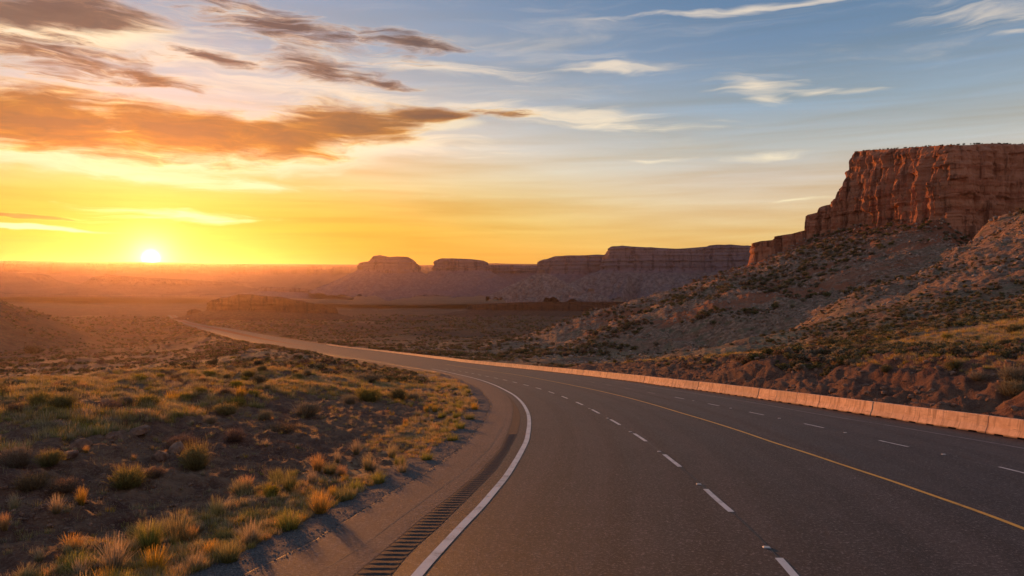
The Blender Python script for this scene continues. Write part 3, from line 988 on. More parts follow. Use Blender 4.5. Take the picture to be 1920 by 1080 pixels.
def build_barriers():
    Lg, hw = 3.05, 0.30
    prof = [(hw, 0.0), (hw, 0.075), (0.185, 0.31), (0.165, 0.36), (0.085, 0.78), (0.065, 0.81)]
    prof = [(-x, z) for x, z in prof]+[(x, z) for x, z in prof[::-1]]
    xs = [0.016, 0.034, 0.55, 0.56, 1.10, 1.11, 1.5, 1.94, 1.95, 2.49, 2.50, Lg-0.034, Lg-0.016]
    vs, nc = [], len(prof)
    for i, x in enumerate(xs):
        for k, (py, pz) in enumerate(prof):
            if i in (0, len(xs)-1):
                py, pz = py*0.94, (pz if pz < 0.7 else pz-0.012)
            z = pz
            if pz == 0.0 and (xs[3] <= x <= xs[4] or xs[8] <= x <= xs[9]):
                z = 0.055
            vs.append((x, py, z))
    f = grid_faces(len(xs), nc)
    vs = np.array(vs)
    me = bpy.data.meshes.new('concrete_barrier')
    faces = [tuple(int(a) for a in q) for q in f]+[tuple(range(nc)), tuple(range((len(xs)-1)*nc, len(xs)*nc))[::-1]]
    me.from_pydata([tuple(v) for v in vs], [], faces)
    bm = bmesh.new()
    bm.from_mesh(me)
    bmesh.ops.recalc_face_normals(bm, faces=bm.faces)
    bm.to_mesh(me)
    bm.free()
    me.materials.append(M['concrete'])
    # walk along the foot line
    c = off(C_BB, 0.30)
    y = 25.15-4*3.02
    n = 0
    pts = []
    while y < 560:
        x = float(c(y))
        s = float(heading(c, y))
        gz = float((G(y+.5)-G(y-.5)))
        pts.append((x, y, float(G(y))))
        y += Lg/math.sqrt(1+s*s+gz*gz)
    pts.append((float(c(y)), y, float(G(y))))
    for i in range(len(pts)-1):
        a, b = Vector(pts[i]), Vector(pts[i+1])
        ex = (b-a).normalized()
        ey = Vector((0, 0, 1)).cross(ex).normalized()
        ez = ex.cross(ey)
        o = link('concrete_barrier', me)
        o.matrix_world = Matrix((ex, ey, ez)).transposed().to_4x4()
        o.rotation_mode = 'XYZ'
        o.location = a+Vector((0, random.uniform(-.03, .03), 0.004+random.uniform(0, .012)))
        o.rotation_euler.z += random.uniform(-.012, .012)
        o.rotation_euler.x += random.uniform(-.012, .012)
        o['category'] = 'barrier'
        o['group'] = 'concrete barrier segments along the outer edge of the highway'
        k = i-2
        if k < 1:
            o['label'] = 'concrete barrier segment cut by the right edge of the picture' if k == 0 else 'concrete barrier segment past the right edge of the picture'
        elif k <= 45:
            o['label'] = 'sunlit concrete barrier segment, %s whole one counted from the right' % ordinal(k)
        else:
            o['label'] = 'far tiny concrete barrier segment in the pale line beside the distant road'


build_barriers()


# ------------------------------------------------------------------ mesas and buttes
def arc_resample(pts, step, closed=True):
    p = np.array(pts, float)
    if closed:
        p = np.vstack([p, p[:1]])
    seg = np.hypot(np.diff(p[:, 0]), np.diff(p[:, 1]))
    s = np.concatenate([[0], np.cumsum(seg)])
    n = max(24, int(s[-1]/step))
    q = np.linspace(0, s[-1], n, endpoint=not closed)
    return np.stack([np.interp(q, s, p[:, k]) for k in range(2)], -1), q, s[-1]


def smooth_ring(a, w, closed=True):
    if w < 1:
        return a
    k = np.hanning(2*w+3)[1:-1]
    k /= k.sum()
    if closed:
        e = np.concatenate([a[-w:], a, a[:w]])
    else:
        e = np.concatenate([np.repeat(a[:1], w, 0), a, np.repeat(a[-1:], w, 0)])
    if a.ndim == 1:
        return np.convolve(e, k, 'valid')
    return np.stack([np.convolve(e[:, i], k, 'valid') for i in range(a.shape[1])], -1)


def loft(name, outline, top, foot, mat, step, rows=40, flute=(3.0, 12.0), ledge=1.0, batter=0.18, talus=None, trows=26,
         seed=0, round_w=2, gully=(0.35, 60.0), label=None, capdrop=0.0, rough=1.0, topj=0.0, blocks=None):
    """cliff wall round a plan outline (counter-clockwise), with an optional debris apron below.
    top / foot: functions (X, Y) -> z.  talus = (run length fn or number, slope)"""
    P, s, LEN = arc_resample(outline, step)
    P = smooth_ring(P, round_w)
    n = len(P)
    tan = np.roll(P, -1, 0)-np.roll(P, 1, 0)
    tan = smooth_ring(tan/np.maximum(np.hypot(tan[:, 0], tan[:, 1]), 1e-9)[:, None], max(1, round_w))
    nrm = np.stack([tan[:, 1], -tan[:, 0]], -1)
    nrm /= np.maximum(np.hypot(nrm[:, 0], nrm[:, 1]), 1e-6)[:, None]
    # periodic noise coordinates along the ring: use plan position
    zt, zf = top(P[:, 0], P[:, 1]), foot(P[:, 0], P[:, 1])
    zt = np.maximum(zt, zf+0.5)
    fa, fw = flute
    V, cl = [], []
    px, py = P[:, 0], P[:, 1]
    zt = zt+topj*fbm(px/(fw*1.3), py/(fw*1.3), 3, seed+9)
    # cap rings from the centre outwards
    cen = P.mean(0)
    for q in (0.02, 0.5, 0.85, 0.96):
        X, Y = cen[0]+(px-cen[0])*q, cen[1]+(py-cen[1])*q
        Z = np.minimum(top(X, Y), zt) - capdrop*(1-q)-0.05
        V.append(np.stack([X, Y, Z], -1))
        cl.append(np.zeros(n)+0.55)
    H = (zt-zf)
    fl0 = ridged(px/fw, py/fw, 3, seed+1, 0.55)
    for j in range(rows+1):
        t = j/rows
        z = zt-H*t
        led = fbm(np.full(n, 0.0)+px*0.002/max(step, .3), z/max(2.5, 0.09*H.max()), 3, seed+2)
        led2 = np.sign(led)*np.abs(led)**0.6
        body = sst(0.0, 0.10, t)
        fl = fl0*(0.35+0.65*body)*(0.75+0.5*perlin(px/fw*0.4, z/(0.35*H.max()), seed+3))
        fine = fbm(px/(fw*0.28)+z*0.03, py/(fw*0.28)+z/(fw*0.5), 3, seed+4)
        o = batter*H*t+(fa*0.62*fl+ledge*led2+rough*0.11*fa*fine)*sst(0.0, 0.10, t)
        if blocks:
            bw, bh, ba = blocks
            for q, (kw, kh, ka) in enumerate(((1.0, 1.0, 1.0), (0.42, 0.37, 0.5))):
                ws = s+0.7*bw*kw*fbm(s/(bw*3), z/(bh*6), 2, seed+11+q)
                wz = z+0.35*bh*kh*fbm(s/(bw*5), z*0+q, 2, seed+13+q)
                iz = np.floor(wz/(bh*kh)).astype(np.int64)
                isx = np.floor(ws/(bw*kw)+0.37*(iz % 7)).astype(np.int64)
                hsh = np.sin(isx*12.9898+iz*78.233+seed*3.7+q)*43758.5453
                o = o+ba*ka*((hsh-np.floor(hsh))-0.5)*sst(0.0, 0.03, t)
                bed = np.sin(iz*37.719+seed*1.3+q)*9731.117
                o = o+0.55*ba*ka*((bed-np.floor(bed))-0.5)*sst(0.0, 0.03, t)
        V.append(np.stack([px+nrm[:, 0]*o, py+nrm[:, 1]*o, z], -1))
        cl.append(np.ones(n))
    base = V[-1].copy()
    if talus:
        run, slope = talus
        rl = run(px, py) if callable(run) else np.full(n, float(run))
        gs, gw = gully
        nsm = smooth_ring(nrm, max(2, int(gw*0.6/step)))
        for j in range(1, trows+1):
            t = (j/trows)**1.15
            dd = rl*t
            X = base[:, 0]+nsm[:, 0]*dd
            Y = base[:, 1]+nsm[:, 1]*dd
            drop = slope*dd*(1.25-0.35*t)
            gg = ridged(px/gw, py/gw, 2, seed+6, 0.6)-0.4+0.5*fbm(X/(gw*.5), Y/(gw*.5), 3, seed+7)
            gg = np.clip(gg, -1.0, 0.85)
            z = base[:, 2]-drop+gs*gg*drop*(1-0.6*t)*sst(0, 0.12, t)+0.02*drop*fbm(X/(gw*.12), Y/(gw*.12), 2, seed+8)
            V.append(np.stack([X, Y, z], -1))
            cl.append(np.full(n, float(sst(0.10, 0.0, t))))
    else:
        for k, (o, dz) in enumerate(((1.0, -4.0), (2.0, -14.0))):
            V.append(np.stack([base[:, 0]+nrm[:, 0]*o, base[:, 1]+nrm[:, 1]*o, base[:, 2]+dz], -1))
            cl.append(np.ones(n))
    V = np.concatenate(V)
    me = np_mesh(name, V, grid_faces(len(V)//n, n, True)[:, ::-1], step > 30, {'cliff': np.concatenate(cl)})
    return link(name, me, mat, kind='structure', label=label)


def by_row(prof, ymax=1e9):
    """top height that follows a skyline given as (column,row) pairs, for a mass standing at about one distance"""
    p = np.array(prof, float)

    def f(X, Y):
        Yc = np.minimum(Y, ymax)
        col = CX+F*X/Y
        return EYE+(CY-np.interp(col, p[:, 0], p[:, 1]))/F*Yc
    return f


def ray(px, Y):
    return ((px-CX)/F*Y, Y)


# main mesa on the right
mesa_out = [ray(1421, 492), ray(1468, 480), ray(1514, 471), ray(1545, 462), ray(1574, 455), ray(1598, 449), ray(1640, 429), ray(1690, 408), ray(1735, 389),
            ray(1784, 369), ray(1835, 373), ray(1920, 374), ray(2080, 388), ray(2400, 430), ray(2500, 700), ray(2100, 860), ray(1800, 760), ray(1622, 560),
            ray(1560, 520), ray(1450, 515)]
mesa_top = by_row([(1300, 470), (1418, 462), (1423, 453), (1452, 449), (1458, 441), (1484, 438), (1511, 432), (1514, 403), (1534, 398), (1538, 388), (1558, 383), (1562, 374), (1570, 371), (1573, 354), (1584, 348), (1587, 329), (1594, 324),
                   (1597, 292), (1603, 285), (1640, 281), (1700, 277), (1780, 272), (1850, 269), (1920, 271), (2100, 272), (2600, 272)], 500)
_ft = by_row([(1300, 510), (1420, 484), (1473, 460), (1514, 442), (1573, 428), (1617, 420), (1671, 414), (1712, 405), (1766, 402), (1830, 446), (1920, 442), (2600, 430)], 520)
loft('mesa', mesa_out, mesa_top, _ft, M['mesa'], 0.55, rows=96, flute=(5.0, 13.0), ledge=0.7, batter=0.06, seed=3, round_w=2, blocks=(3.4, 8.0, 2.2),
     label='tall red sandstone mesa with fluted cliff above the road on the right', topj=0.5, rough=1.1)


def floor_at(dz=-10.0):
    return lambda X, Y: relief(X, Y)+dz


def plain_z(Y):
    return float(G(Y))


def butte(name, Y, front, back, skyline, cliff_rows, run, slope, label, step, flute, seed, depth=1.0, rows=26, ledge=6.0, gully=(0.35, 160.0), batter=0.22, mat='butte', topj=4.0, trows=26, ymax=1e9, ds=0.8):
    """front: list of (column, distance), left to right; back likewise right to left"""
    out = [ray(c, d*ds) for c, d in front]+[ray(c, d*ds) for c, d in back]
    step, flute, ledge, gully, topj = step*ds, (flute[0]*ds, flute[1]*ds), ledge*ds, (gully[0], gully[1]*ds), topj*ds
    run0 = run
    run = (lambda X, Y_: run0(X, Y_)*ds) if callable(run0) else run0*ds
    top = by_row(skyline, ymax)
    foot = by_row(cliff_rows)
    return loft(name, out, top, foot, M[mat], step, rows=rows, flute=flute, ledge=ledge, batter=batter, talus=(run, slope), trows=trows, seed=seed,
                round_w=3, gully=gully, label=label, topj=topj, blocks=(flute[1]*0.45, flute[1]*0.5, flute[0]*0.7))


# far wall of tableland closing the valley
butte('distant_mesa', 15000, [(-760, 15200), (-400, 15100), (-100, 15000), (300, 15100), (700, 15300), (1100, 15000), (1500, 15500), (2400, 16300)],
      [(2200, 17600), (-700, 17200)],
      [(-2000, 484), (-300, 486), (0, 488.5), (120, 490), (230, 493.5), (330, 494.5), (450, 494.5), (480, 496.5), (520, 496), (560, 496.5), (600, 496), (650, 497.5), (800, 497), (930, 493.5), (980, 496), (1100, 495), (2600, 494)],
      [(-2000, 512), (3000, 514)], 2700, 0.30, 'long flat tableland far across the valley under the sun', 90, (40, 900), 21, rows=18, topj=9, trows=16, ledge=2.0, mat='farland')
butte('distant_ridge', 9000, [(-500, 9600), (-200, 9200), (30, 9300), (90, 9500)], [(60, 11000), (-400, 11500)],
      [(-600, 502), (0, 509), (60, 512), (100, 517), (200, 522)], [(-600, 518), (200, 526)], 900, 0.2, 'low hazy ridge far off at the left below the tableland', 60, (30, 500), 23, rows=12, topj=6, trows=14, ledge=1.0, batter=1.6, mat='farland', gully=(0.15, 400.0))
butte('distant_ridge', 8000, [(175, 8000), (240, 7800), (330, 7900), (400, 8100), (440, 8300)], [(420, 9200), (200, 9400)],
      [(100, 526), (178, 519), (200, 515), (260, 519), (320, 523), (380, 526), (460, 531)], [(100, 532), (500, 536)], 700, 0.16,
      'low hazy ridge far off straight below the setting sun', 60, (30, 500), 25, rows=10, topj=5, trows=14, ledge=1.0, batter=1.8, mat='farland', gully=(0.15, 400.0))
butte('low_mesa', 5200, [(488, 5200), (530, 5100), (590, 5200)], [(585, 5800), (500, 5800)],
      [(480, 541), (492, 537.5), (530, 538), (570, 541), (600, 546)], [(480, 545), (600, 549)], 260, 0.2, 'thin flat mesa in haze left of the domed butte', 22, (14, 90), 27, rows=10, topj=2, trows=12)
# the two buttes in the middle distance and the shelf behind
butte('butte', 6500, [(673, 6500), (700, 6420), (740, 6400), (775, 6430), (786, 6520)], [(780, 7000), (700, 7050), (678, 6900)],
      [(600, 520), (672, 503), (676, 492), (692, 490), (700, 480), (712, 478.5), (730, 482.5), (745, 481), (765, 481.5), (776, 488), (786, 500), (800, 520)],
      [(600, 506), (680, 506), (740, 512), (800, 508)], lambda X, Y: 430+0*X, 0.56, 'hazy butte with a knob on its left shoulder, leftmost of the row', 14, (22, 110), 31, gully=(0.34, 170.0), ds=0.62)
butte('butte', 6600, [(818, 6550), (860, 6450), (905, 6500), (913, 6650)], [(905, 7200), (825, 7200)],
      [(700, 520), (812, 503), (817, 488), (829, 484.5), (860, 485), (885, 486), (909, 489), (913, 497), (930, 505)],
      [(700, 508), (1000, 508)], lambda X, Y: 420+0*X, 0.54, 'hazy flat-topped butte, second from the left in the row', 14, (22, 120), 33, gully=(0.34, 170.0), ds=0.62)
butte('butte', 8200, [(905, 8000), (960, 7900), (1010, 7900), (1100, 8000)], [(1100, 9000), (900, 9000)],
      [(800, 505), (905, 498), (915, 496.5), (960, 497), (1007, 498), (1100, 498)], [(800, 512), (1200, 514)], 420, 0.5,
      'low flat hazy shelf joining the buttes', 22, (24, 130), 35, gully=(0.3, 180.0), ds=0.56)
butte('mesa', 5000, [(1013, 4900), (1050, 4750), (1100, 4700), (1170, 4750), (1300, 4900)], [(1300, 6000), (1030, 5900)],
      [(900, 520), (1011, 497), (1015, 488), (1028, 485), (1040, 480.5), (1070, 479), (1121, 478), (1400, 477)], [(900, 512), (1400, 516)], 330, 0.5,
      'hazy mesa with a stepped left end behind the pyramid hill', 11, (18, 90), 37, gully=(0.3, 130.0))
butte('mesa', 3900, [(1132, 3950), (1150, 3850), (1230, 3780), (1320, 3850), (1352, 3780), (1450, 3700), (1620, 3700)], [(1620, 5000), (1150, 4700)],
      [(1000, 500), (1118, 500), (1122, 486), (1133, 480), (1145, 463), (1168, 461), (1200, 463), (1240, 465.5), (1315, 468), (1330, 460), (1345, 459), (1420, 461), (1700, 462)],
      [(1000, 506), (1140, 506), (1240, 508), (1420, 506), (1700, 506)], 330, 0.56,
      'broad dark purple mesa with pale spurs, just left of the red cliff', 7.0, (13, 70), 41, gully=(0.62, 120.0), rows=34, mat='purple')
# pyramid-shaped spurs of pale debris standing in front
for c, Y, yt, run, sd_, lab in ((1016, 2700, 506, 195, 51, 'pale pyramid-shaped hill with a dark tip, in front of the mesas'),
                                (1108, 2600, 541, 120, 53, 'small pale pyramid spur right of the taller pyramid hill')):
    x, y = ray(c, Y)
    ztop = EYE+(CY-yt)/F*Y
    ring = [(x+9*math.cos(a), y+9*math.sin(a)) for a in np.linspace(0, 2*math.pi, 14, endpoint=False)]
    loft('badland_hill', ring, lambda X, Y, z=ztop: z+0*X, lambda X, Y, z=ztop: z-9+0*X, M['pale'], 0.6, rows=8, flute=(1.5, 8.0), ledge=1.0,
         talus=(run, 0.60), trows=46, seed=sd_, round_w=1, gully=(0.55, 7.5), label=lab, topj=1.0)
# red ledge the pyramids stand on
butte('ledge', 3000, [(880, 3080), (930, 2960), (1000, 2920), (1060, 2860), (1130, 2820), (1300, 2800)], [(1300, 3900), (900, 3600)],
      [(800, 575), (880, 571), (940, 568), (1000, 566), (1100, 566), (1300, 566)], [(800, 580), (1000, 582), (1300, 584)], 160, 0.18,
      'low dark red rock ledge at the foot of the pyramid hills', 5.0, (8, 60), 57, rows=16, ledge=2.5, gully=(0.3, 60.0), topj=1.5, mat='darkhill')
# low dark hill beside the far bend
butte('hill', 2200, [(391, 2150), (420, 2090), (470, 2070), (530, 2080), (590, 2110), (630, 2160)], [(620, 2500), (520, 2600), (410, 2450)],
      [(380, 572), (389, 568), (400, 562), (430, 556), (448, 552), (470, 552), (500, 555), (525, 557), (560, 563), (600, 571), (640, 580)],
      [(380, 582), (450, 582), (640, 588)], 120, 0.30, 'low dark hill with a small cliff beside the far bend of the road', 3.2, (6.5, 40), 61, rows=20, ledge=1.6, gully=(0.35, 40.0), topj=2.5, ds=1.0, mat='darkhill')
butte('hill', 2300, [(352, 2330), (362, 2290), (376, 2300)], [(376, 2370), (356, 2380)],
      [(345, 586), (356, 581), (366, 579), (376, 582), (384, 588)], [(340, 590), (390, 592)], 42, 0.3, 'small dark knoll hugging the far bend of the road', 1.6, (3, 14), 63, rows=8, ledge=1.0, topj=1.0, trows=12, ds=1.0, mat='darkhill')


# ------------------------------------------------------------------ plants
def blades_mesh(name, seed, n, rad, h, lean, width, curl=0.5, stiff=0.6, segs=3, tipw=0.25, mat='dry', base_r=0.22):
    rs = np.random.RandomState(seed)
    az = rs.rand(n)*2*np.pi
    ln = np.abs(rs.normal(0, lean, n))+0.04
    ln = np.minimum(ln, 1.35)
    L = h*(0.45+0.65*rs.rand(n))*(1-0.25*(ln/1.35))
    br = base_r*rad*np.sqrt(rs.rand(n))
    ba = az+rs.normal(0, 0.7, n)
    bx, by = br*np.cos(ba), br*np.sin(ba)
    V, T, Vv = [], [], []
    x, y, z = bx, by, np.full(n, -0.03)
    a = ln*stiff
    wdir = np.stack([-np.sin(az), np.cos(az)], -1)
    tw = rs.normal(0, 0.6, n)
    wd = wdir*np.cos(tw)[:, None]+np.stack([np.cos(az), np.sin(az)], -1)*np.sin(tw)[:, None]
    vv = rs.rand(n)
    for k in range(segs+1):
        t = k/segs
        w = width*(1-t*(1-tipw))*(0.6+0.8*vv)*0.5
        V.append(np.stack([x-wd[:, 0]*w, y-wd[:, 1]*w, z], -1))
        V.append(np.stack([x+wd[:, 0]*w, y+wd[:, 1]*w, z], -1))
        T += [np.full(n, t)]*2
        Vv += [vv]*2
        st = L/segs
        x = x+np.cos(az)*np.sin(a)*st
        y = y+np.sin(az)*np.sin(a)*st
        z = z+np.cos(a)*st
        a = a+curl*ln/segs
        az = az+rs.normal(0, 0.12, n)
    V = np.stack(V, 0)       # (2(segs+1), n, 3)
    idx = np.arange(n)
    Fc = []
    for k in range(segs):
        r0, r1 = 2*k, 2*k+1
        Fc.append(np.stack([r0*n+idx, r1*n+idx, (r1+2)*n+idx, (r0+2)*n+idx], -1))
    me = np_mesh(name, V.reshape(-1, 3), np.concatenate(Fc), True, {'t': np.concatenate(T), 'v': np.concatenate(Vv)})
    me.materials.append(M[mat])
    return me


STEM = {}


def shrub_mesh(name, seed, nleaf, rx, h, leaf, mat, lobes=5, flat=0.6, up=0.5):
    """dome of small leaves in lobes, open between them"""
    rs = np.random.RandomState(seed)
    lc = []
    for i in range(lobes):
        a = rs.rand()*2*np.pi
        r = rx*(0.15+0.48*math.sqrt(rs.rand())) if i else 0.0
        rr = rx*(0.38+0.22*rs.rand())
        lc.append((r*math.cos(a), r*math.sin(a), h*(0.40+0.22*rs.rand())*(1-0.25*r/rx), rr, h*(0.34+0.16*rs.rand())))
    lc = np.array(lc)
    li = rs.randint(0, lobes, nleaf)
    d = rs.normal(size=(nleaf, 3))
    d /= np.linalg.norm(d, axis=1)[:, None]
    rad = (0.45+0.55*rs.rand(nleaf)**0.55)
    n3 = 0.78+0.34*fbm(d[:, 0]*2.2+li*3.1, d[:, 1]*2.2+d[:, 2]*2, 2, seed)
    rad = rad*n3
    c = lc[li]
    pos = np.stack([c[:, 0]+d[:, 0]*rad*c[:, 3], c[:, 1]+d[:, 1]*rad*c[:, 3], c[:, 2]+d[:, 2]*rad*c[:, 4]*1.05], -1)
    low = pos[:, 2] < 0.02
    pos[low, 2] = 0.02+0.12*h*rs.rand(low.sum())
    ax = d*0.7+rs.normal(size=(nleaf, 3))*0.55
    ax[:, 2] += up
    ax /= np.linalg.norm(ax, axis=1)[:, None]
    sd_ = np.cross(ax, rs.normal(size=(nleaf, 3)))
    sd_ /= np.maximum(np.linalg.norm(sd_, axis=1), 1e-6)[:, None]
    L = leaf*(0.6+0.8*rs.rand(nleaf))[:, None]
    W = L*flat*0.34
    vv = np.clip(0.5*rs.rand(nleaf)+0.25+0.25*(li % 3)/2, 0, 1)
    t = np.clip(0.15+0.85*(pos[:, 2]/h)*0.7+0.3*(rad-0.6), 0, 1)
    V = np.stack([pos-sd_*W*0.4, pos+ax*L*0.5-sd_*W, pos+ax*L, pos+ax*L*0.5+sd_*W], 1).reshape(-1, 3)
    Fc = np.arange(nleaf*4).reshape(-1, 4)
    # twigs from the root to the lobes
    tv, tf, tt = [], [], []
    for i in range(lobes*4):
        c1 = lc[i % lobes]
        e = np.array([c1[0]+rs.normal()*c1[3]*0.45, c1[1]+rs.normal()*c1[3]*0.45, c1[2]+abs(rs.normal())*c1[4]*0.5])
        b = np.array([rs.normal()*0.05*rx, rs.normal()*0.05*rx, -0.03])
        mid = (b+e)/2+np.array([rs.normal(), rs.normal(), 0])*0.05*rx
        for a_, b_, w0, w1 in ((b, mid, 0.022*rx, 0.014*rx), (mid, e, 0.014*rx, 0.005*rx)):
            k = len(V)+len(tv)
            for p_, w_ in ((a_, w0), (b_, w1)):
                for q in range(3):
                    an = q*2.0944
                    tv.append((p_[0]+math.cos(an)*w_, p_[1]+math.sin(an)*w_, p_[2]))
            for q in range(3):
                tf.append((k+q, k+(q+1) % 3, k+3+(q+1) % 3, k+3+q))
    me = np_mesh(name, V, Fc, False, {'t': np.repeat(t, 4), 'v': np.repeat(vv, 4)})
    me.materials.append(M[mat])
    st = np_mesh('stem', np.array(tv), np.array(tf)-len(V), True)
    st.materials.append(M['twig'])
    STEM[me.name] = st
    return me


def arrays(me):
    n, f = len(me.vertices), len(me.polygons)
    co = np.zeros(n*3, np.float32)
    me.vertices.foreach_get('co', co)
    fi = np.zeros(f*4, np.int32)
    me.loops.foreach_get('vertex_index', fi)
    out = []
    for a in ('t', 'v'):
        b = np.zeros(n, np.float32)
        me.attributes[a].data.foreach_get('value', b)
        out.append(b)
    return co.reshape(-1, 3), fi.reshape(-1, 4), out[0], out[1]


def brush_mesh(name, seed, mat, nleaf, nblade, h=0.56, leaf=0.06, lean=0.66, up=0.8, wide=0.009):
    a = shrub_mesh('leaves', seed, nleaf, 0.46, h*0.9, leaf, mat, 8, 0.42, up)
    b = blades_mesh('blades', seed+1, nblade, 0.5, h*1.12, lean, wide, 0.25, 0.95, 2, 0.3, mat, 0.45)
    v0, f0, t0, w0 = arrays(a)
    v1, f1, t1, w1 = arrays(b)
    me = np_mesh(name, np.concatenate([v0, v1]), np.concatenate([f0, f1+len(v0)]), False, {'t': np.concatenate([t0, t1]), 'v': np.concatenate([w0, w1])})
    me.materials.append(M[mat])
    STEM[me.name] = STEM.pop(a.name)
    bpy.data.meshes.remove(a)
    bpy.data.meshes.remove(b)
    return me


# unit plants about 1 m across; scaled when placed
PROTO = {
    'straw': [blades_mesh('grass_tuft', 100+i, 300, 0.5, 0.62, 0.52, 0.010, 0.6, 0.7, mat='dry') for i in range(5)],
    'golden': [blades_mesh('golden_grass_tuft', 120+i, 320, 0.5, 0.66, 0.42, 0.010, 0.5, 0.7, mat='gold') for i in range(3)],
    'green': [blades_mesh('green_grass_tuft', 140+i, 380, 0.5, 0.58, 0.55, 0.012, 0.5, 0.7, mat='green', base_r=0.35) for i in range(4)],
    'rabbit': [brush_mesh('rabbitbrush', 160+10*i, 'rabbit', 1300, 620, 0.60, 0.07) for i in range(5)],
    'sage': [brush_mesh('sagebrush', 1800+10*i, 'sage', 1500, 420, 0.52, 0.055, 0.8, 0.5) for i in range(5)],
    'brown': [brush_mesh('dead_bush', 2000+10*i, 'brown', 700, 700, 0.50, 0.07, 0.85, 0.6, 0.007) for i in range(4)],
    'dark': [brush_mesh('desert_shrub', 2200+10*i, 'dark', 1200, 300, 0.58, 0.075, 0.7, 0.5, 0.012) for i in range(5)],
}
NAME = {'straw': 'grass_tuft', 'golden': 'grass_tuft', 'green': 'grass_tuft', 'rabbit': 'rabbitbrush', 'sage': 'sagebrush', 'brown': 'dead_bush', 'dark': 'desert_shrub'}
CAT = {'straw': 'grass tuft', 'golden': 'grass tuft', 'green': 'grass tuft', 'rabbit': 'bush', 'sage': 'bush', 'brown': 'bush', 'dark': 'shrub'}
_cnt = [0]


def plant(kind, x, y, width, label, group, hs=1.0, z=None):
    _cnt[0] += 1
    ps = PROTO[kind]
    me = ps[_cnt[0] % len(ps)]
    bushy = me.name in STEM
    o = link(NAME[kind], None if bushy else me, label=label, cat=CAT[kind], group=group)
    if bushy:
        o.empty_display_size = 0.2
        link('foliage', me, parent=o)
        link('stem', STEM[me.name], parent=o)
    zz = float(relief(np.array([x]), np.array([y]))[0]) if z is None else z
    o.location = (x, y, zz-0.02*width)
    o.rotation_euler = (random.uniform(-.08, .08), random.uniform(-.08, .08), random.uniform(0, 6.283))
    s = width
    o.scale = (s*random.uniform(.92, 1.1), s*random.uniform(.92, 1.1), s*hs)
    return o


_rayY = np.exp(np.linspace(math.log(6), math.log(4000), 2600))


def on_ground(px, py):
    """where the sight line through a photo point meets the ground"""
    X = (px-CX)/F*_rayY
    z = EYE+(CY-py)/F*_rayY
    h = relief(X, _rayY)
    i = int(np.argmax(z <= h))
    return float(X[i]), float(_rayY[i]), float(h[i])


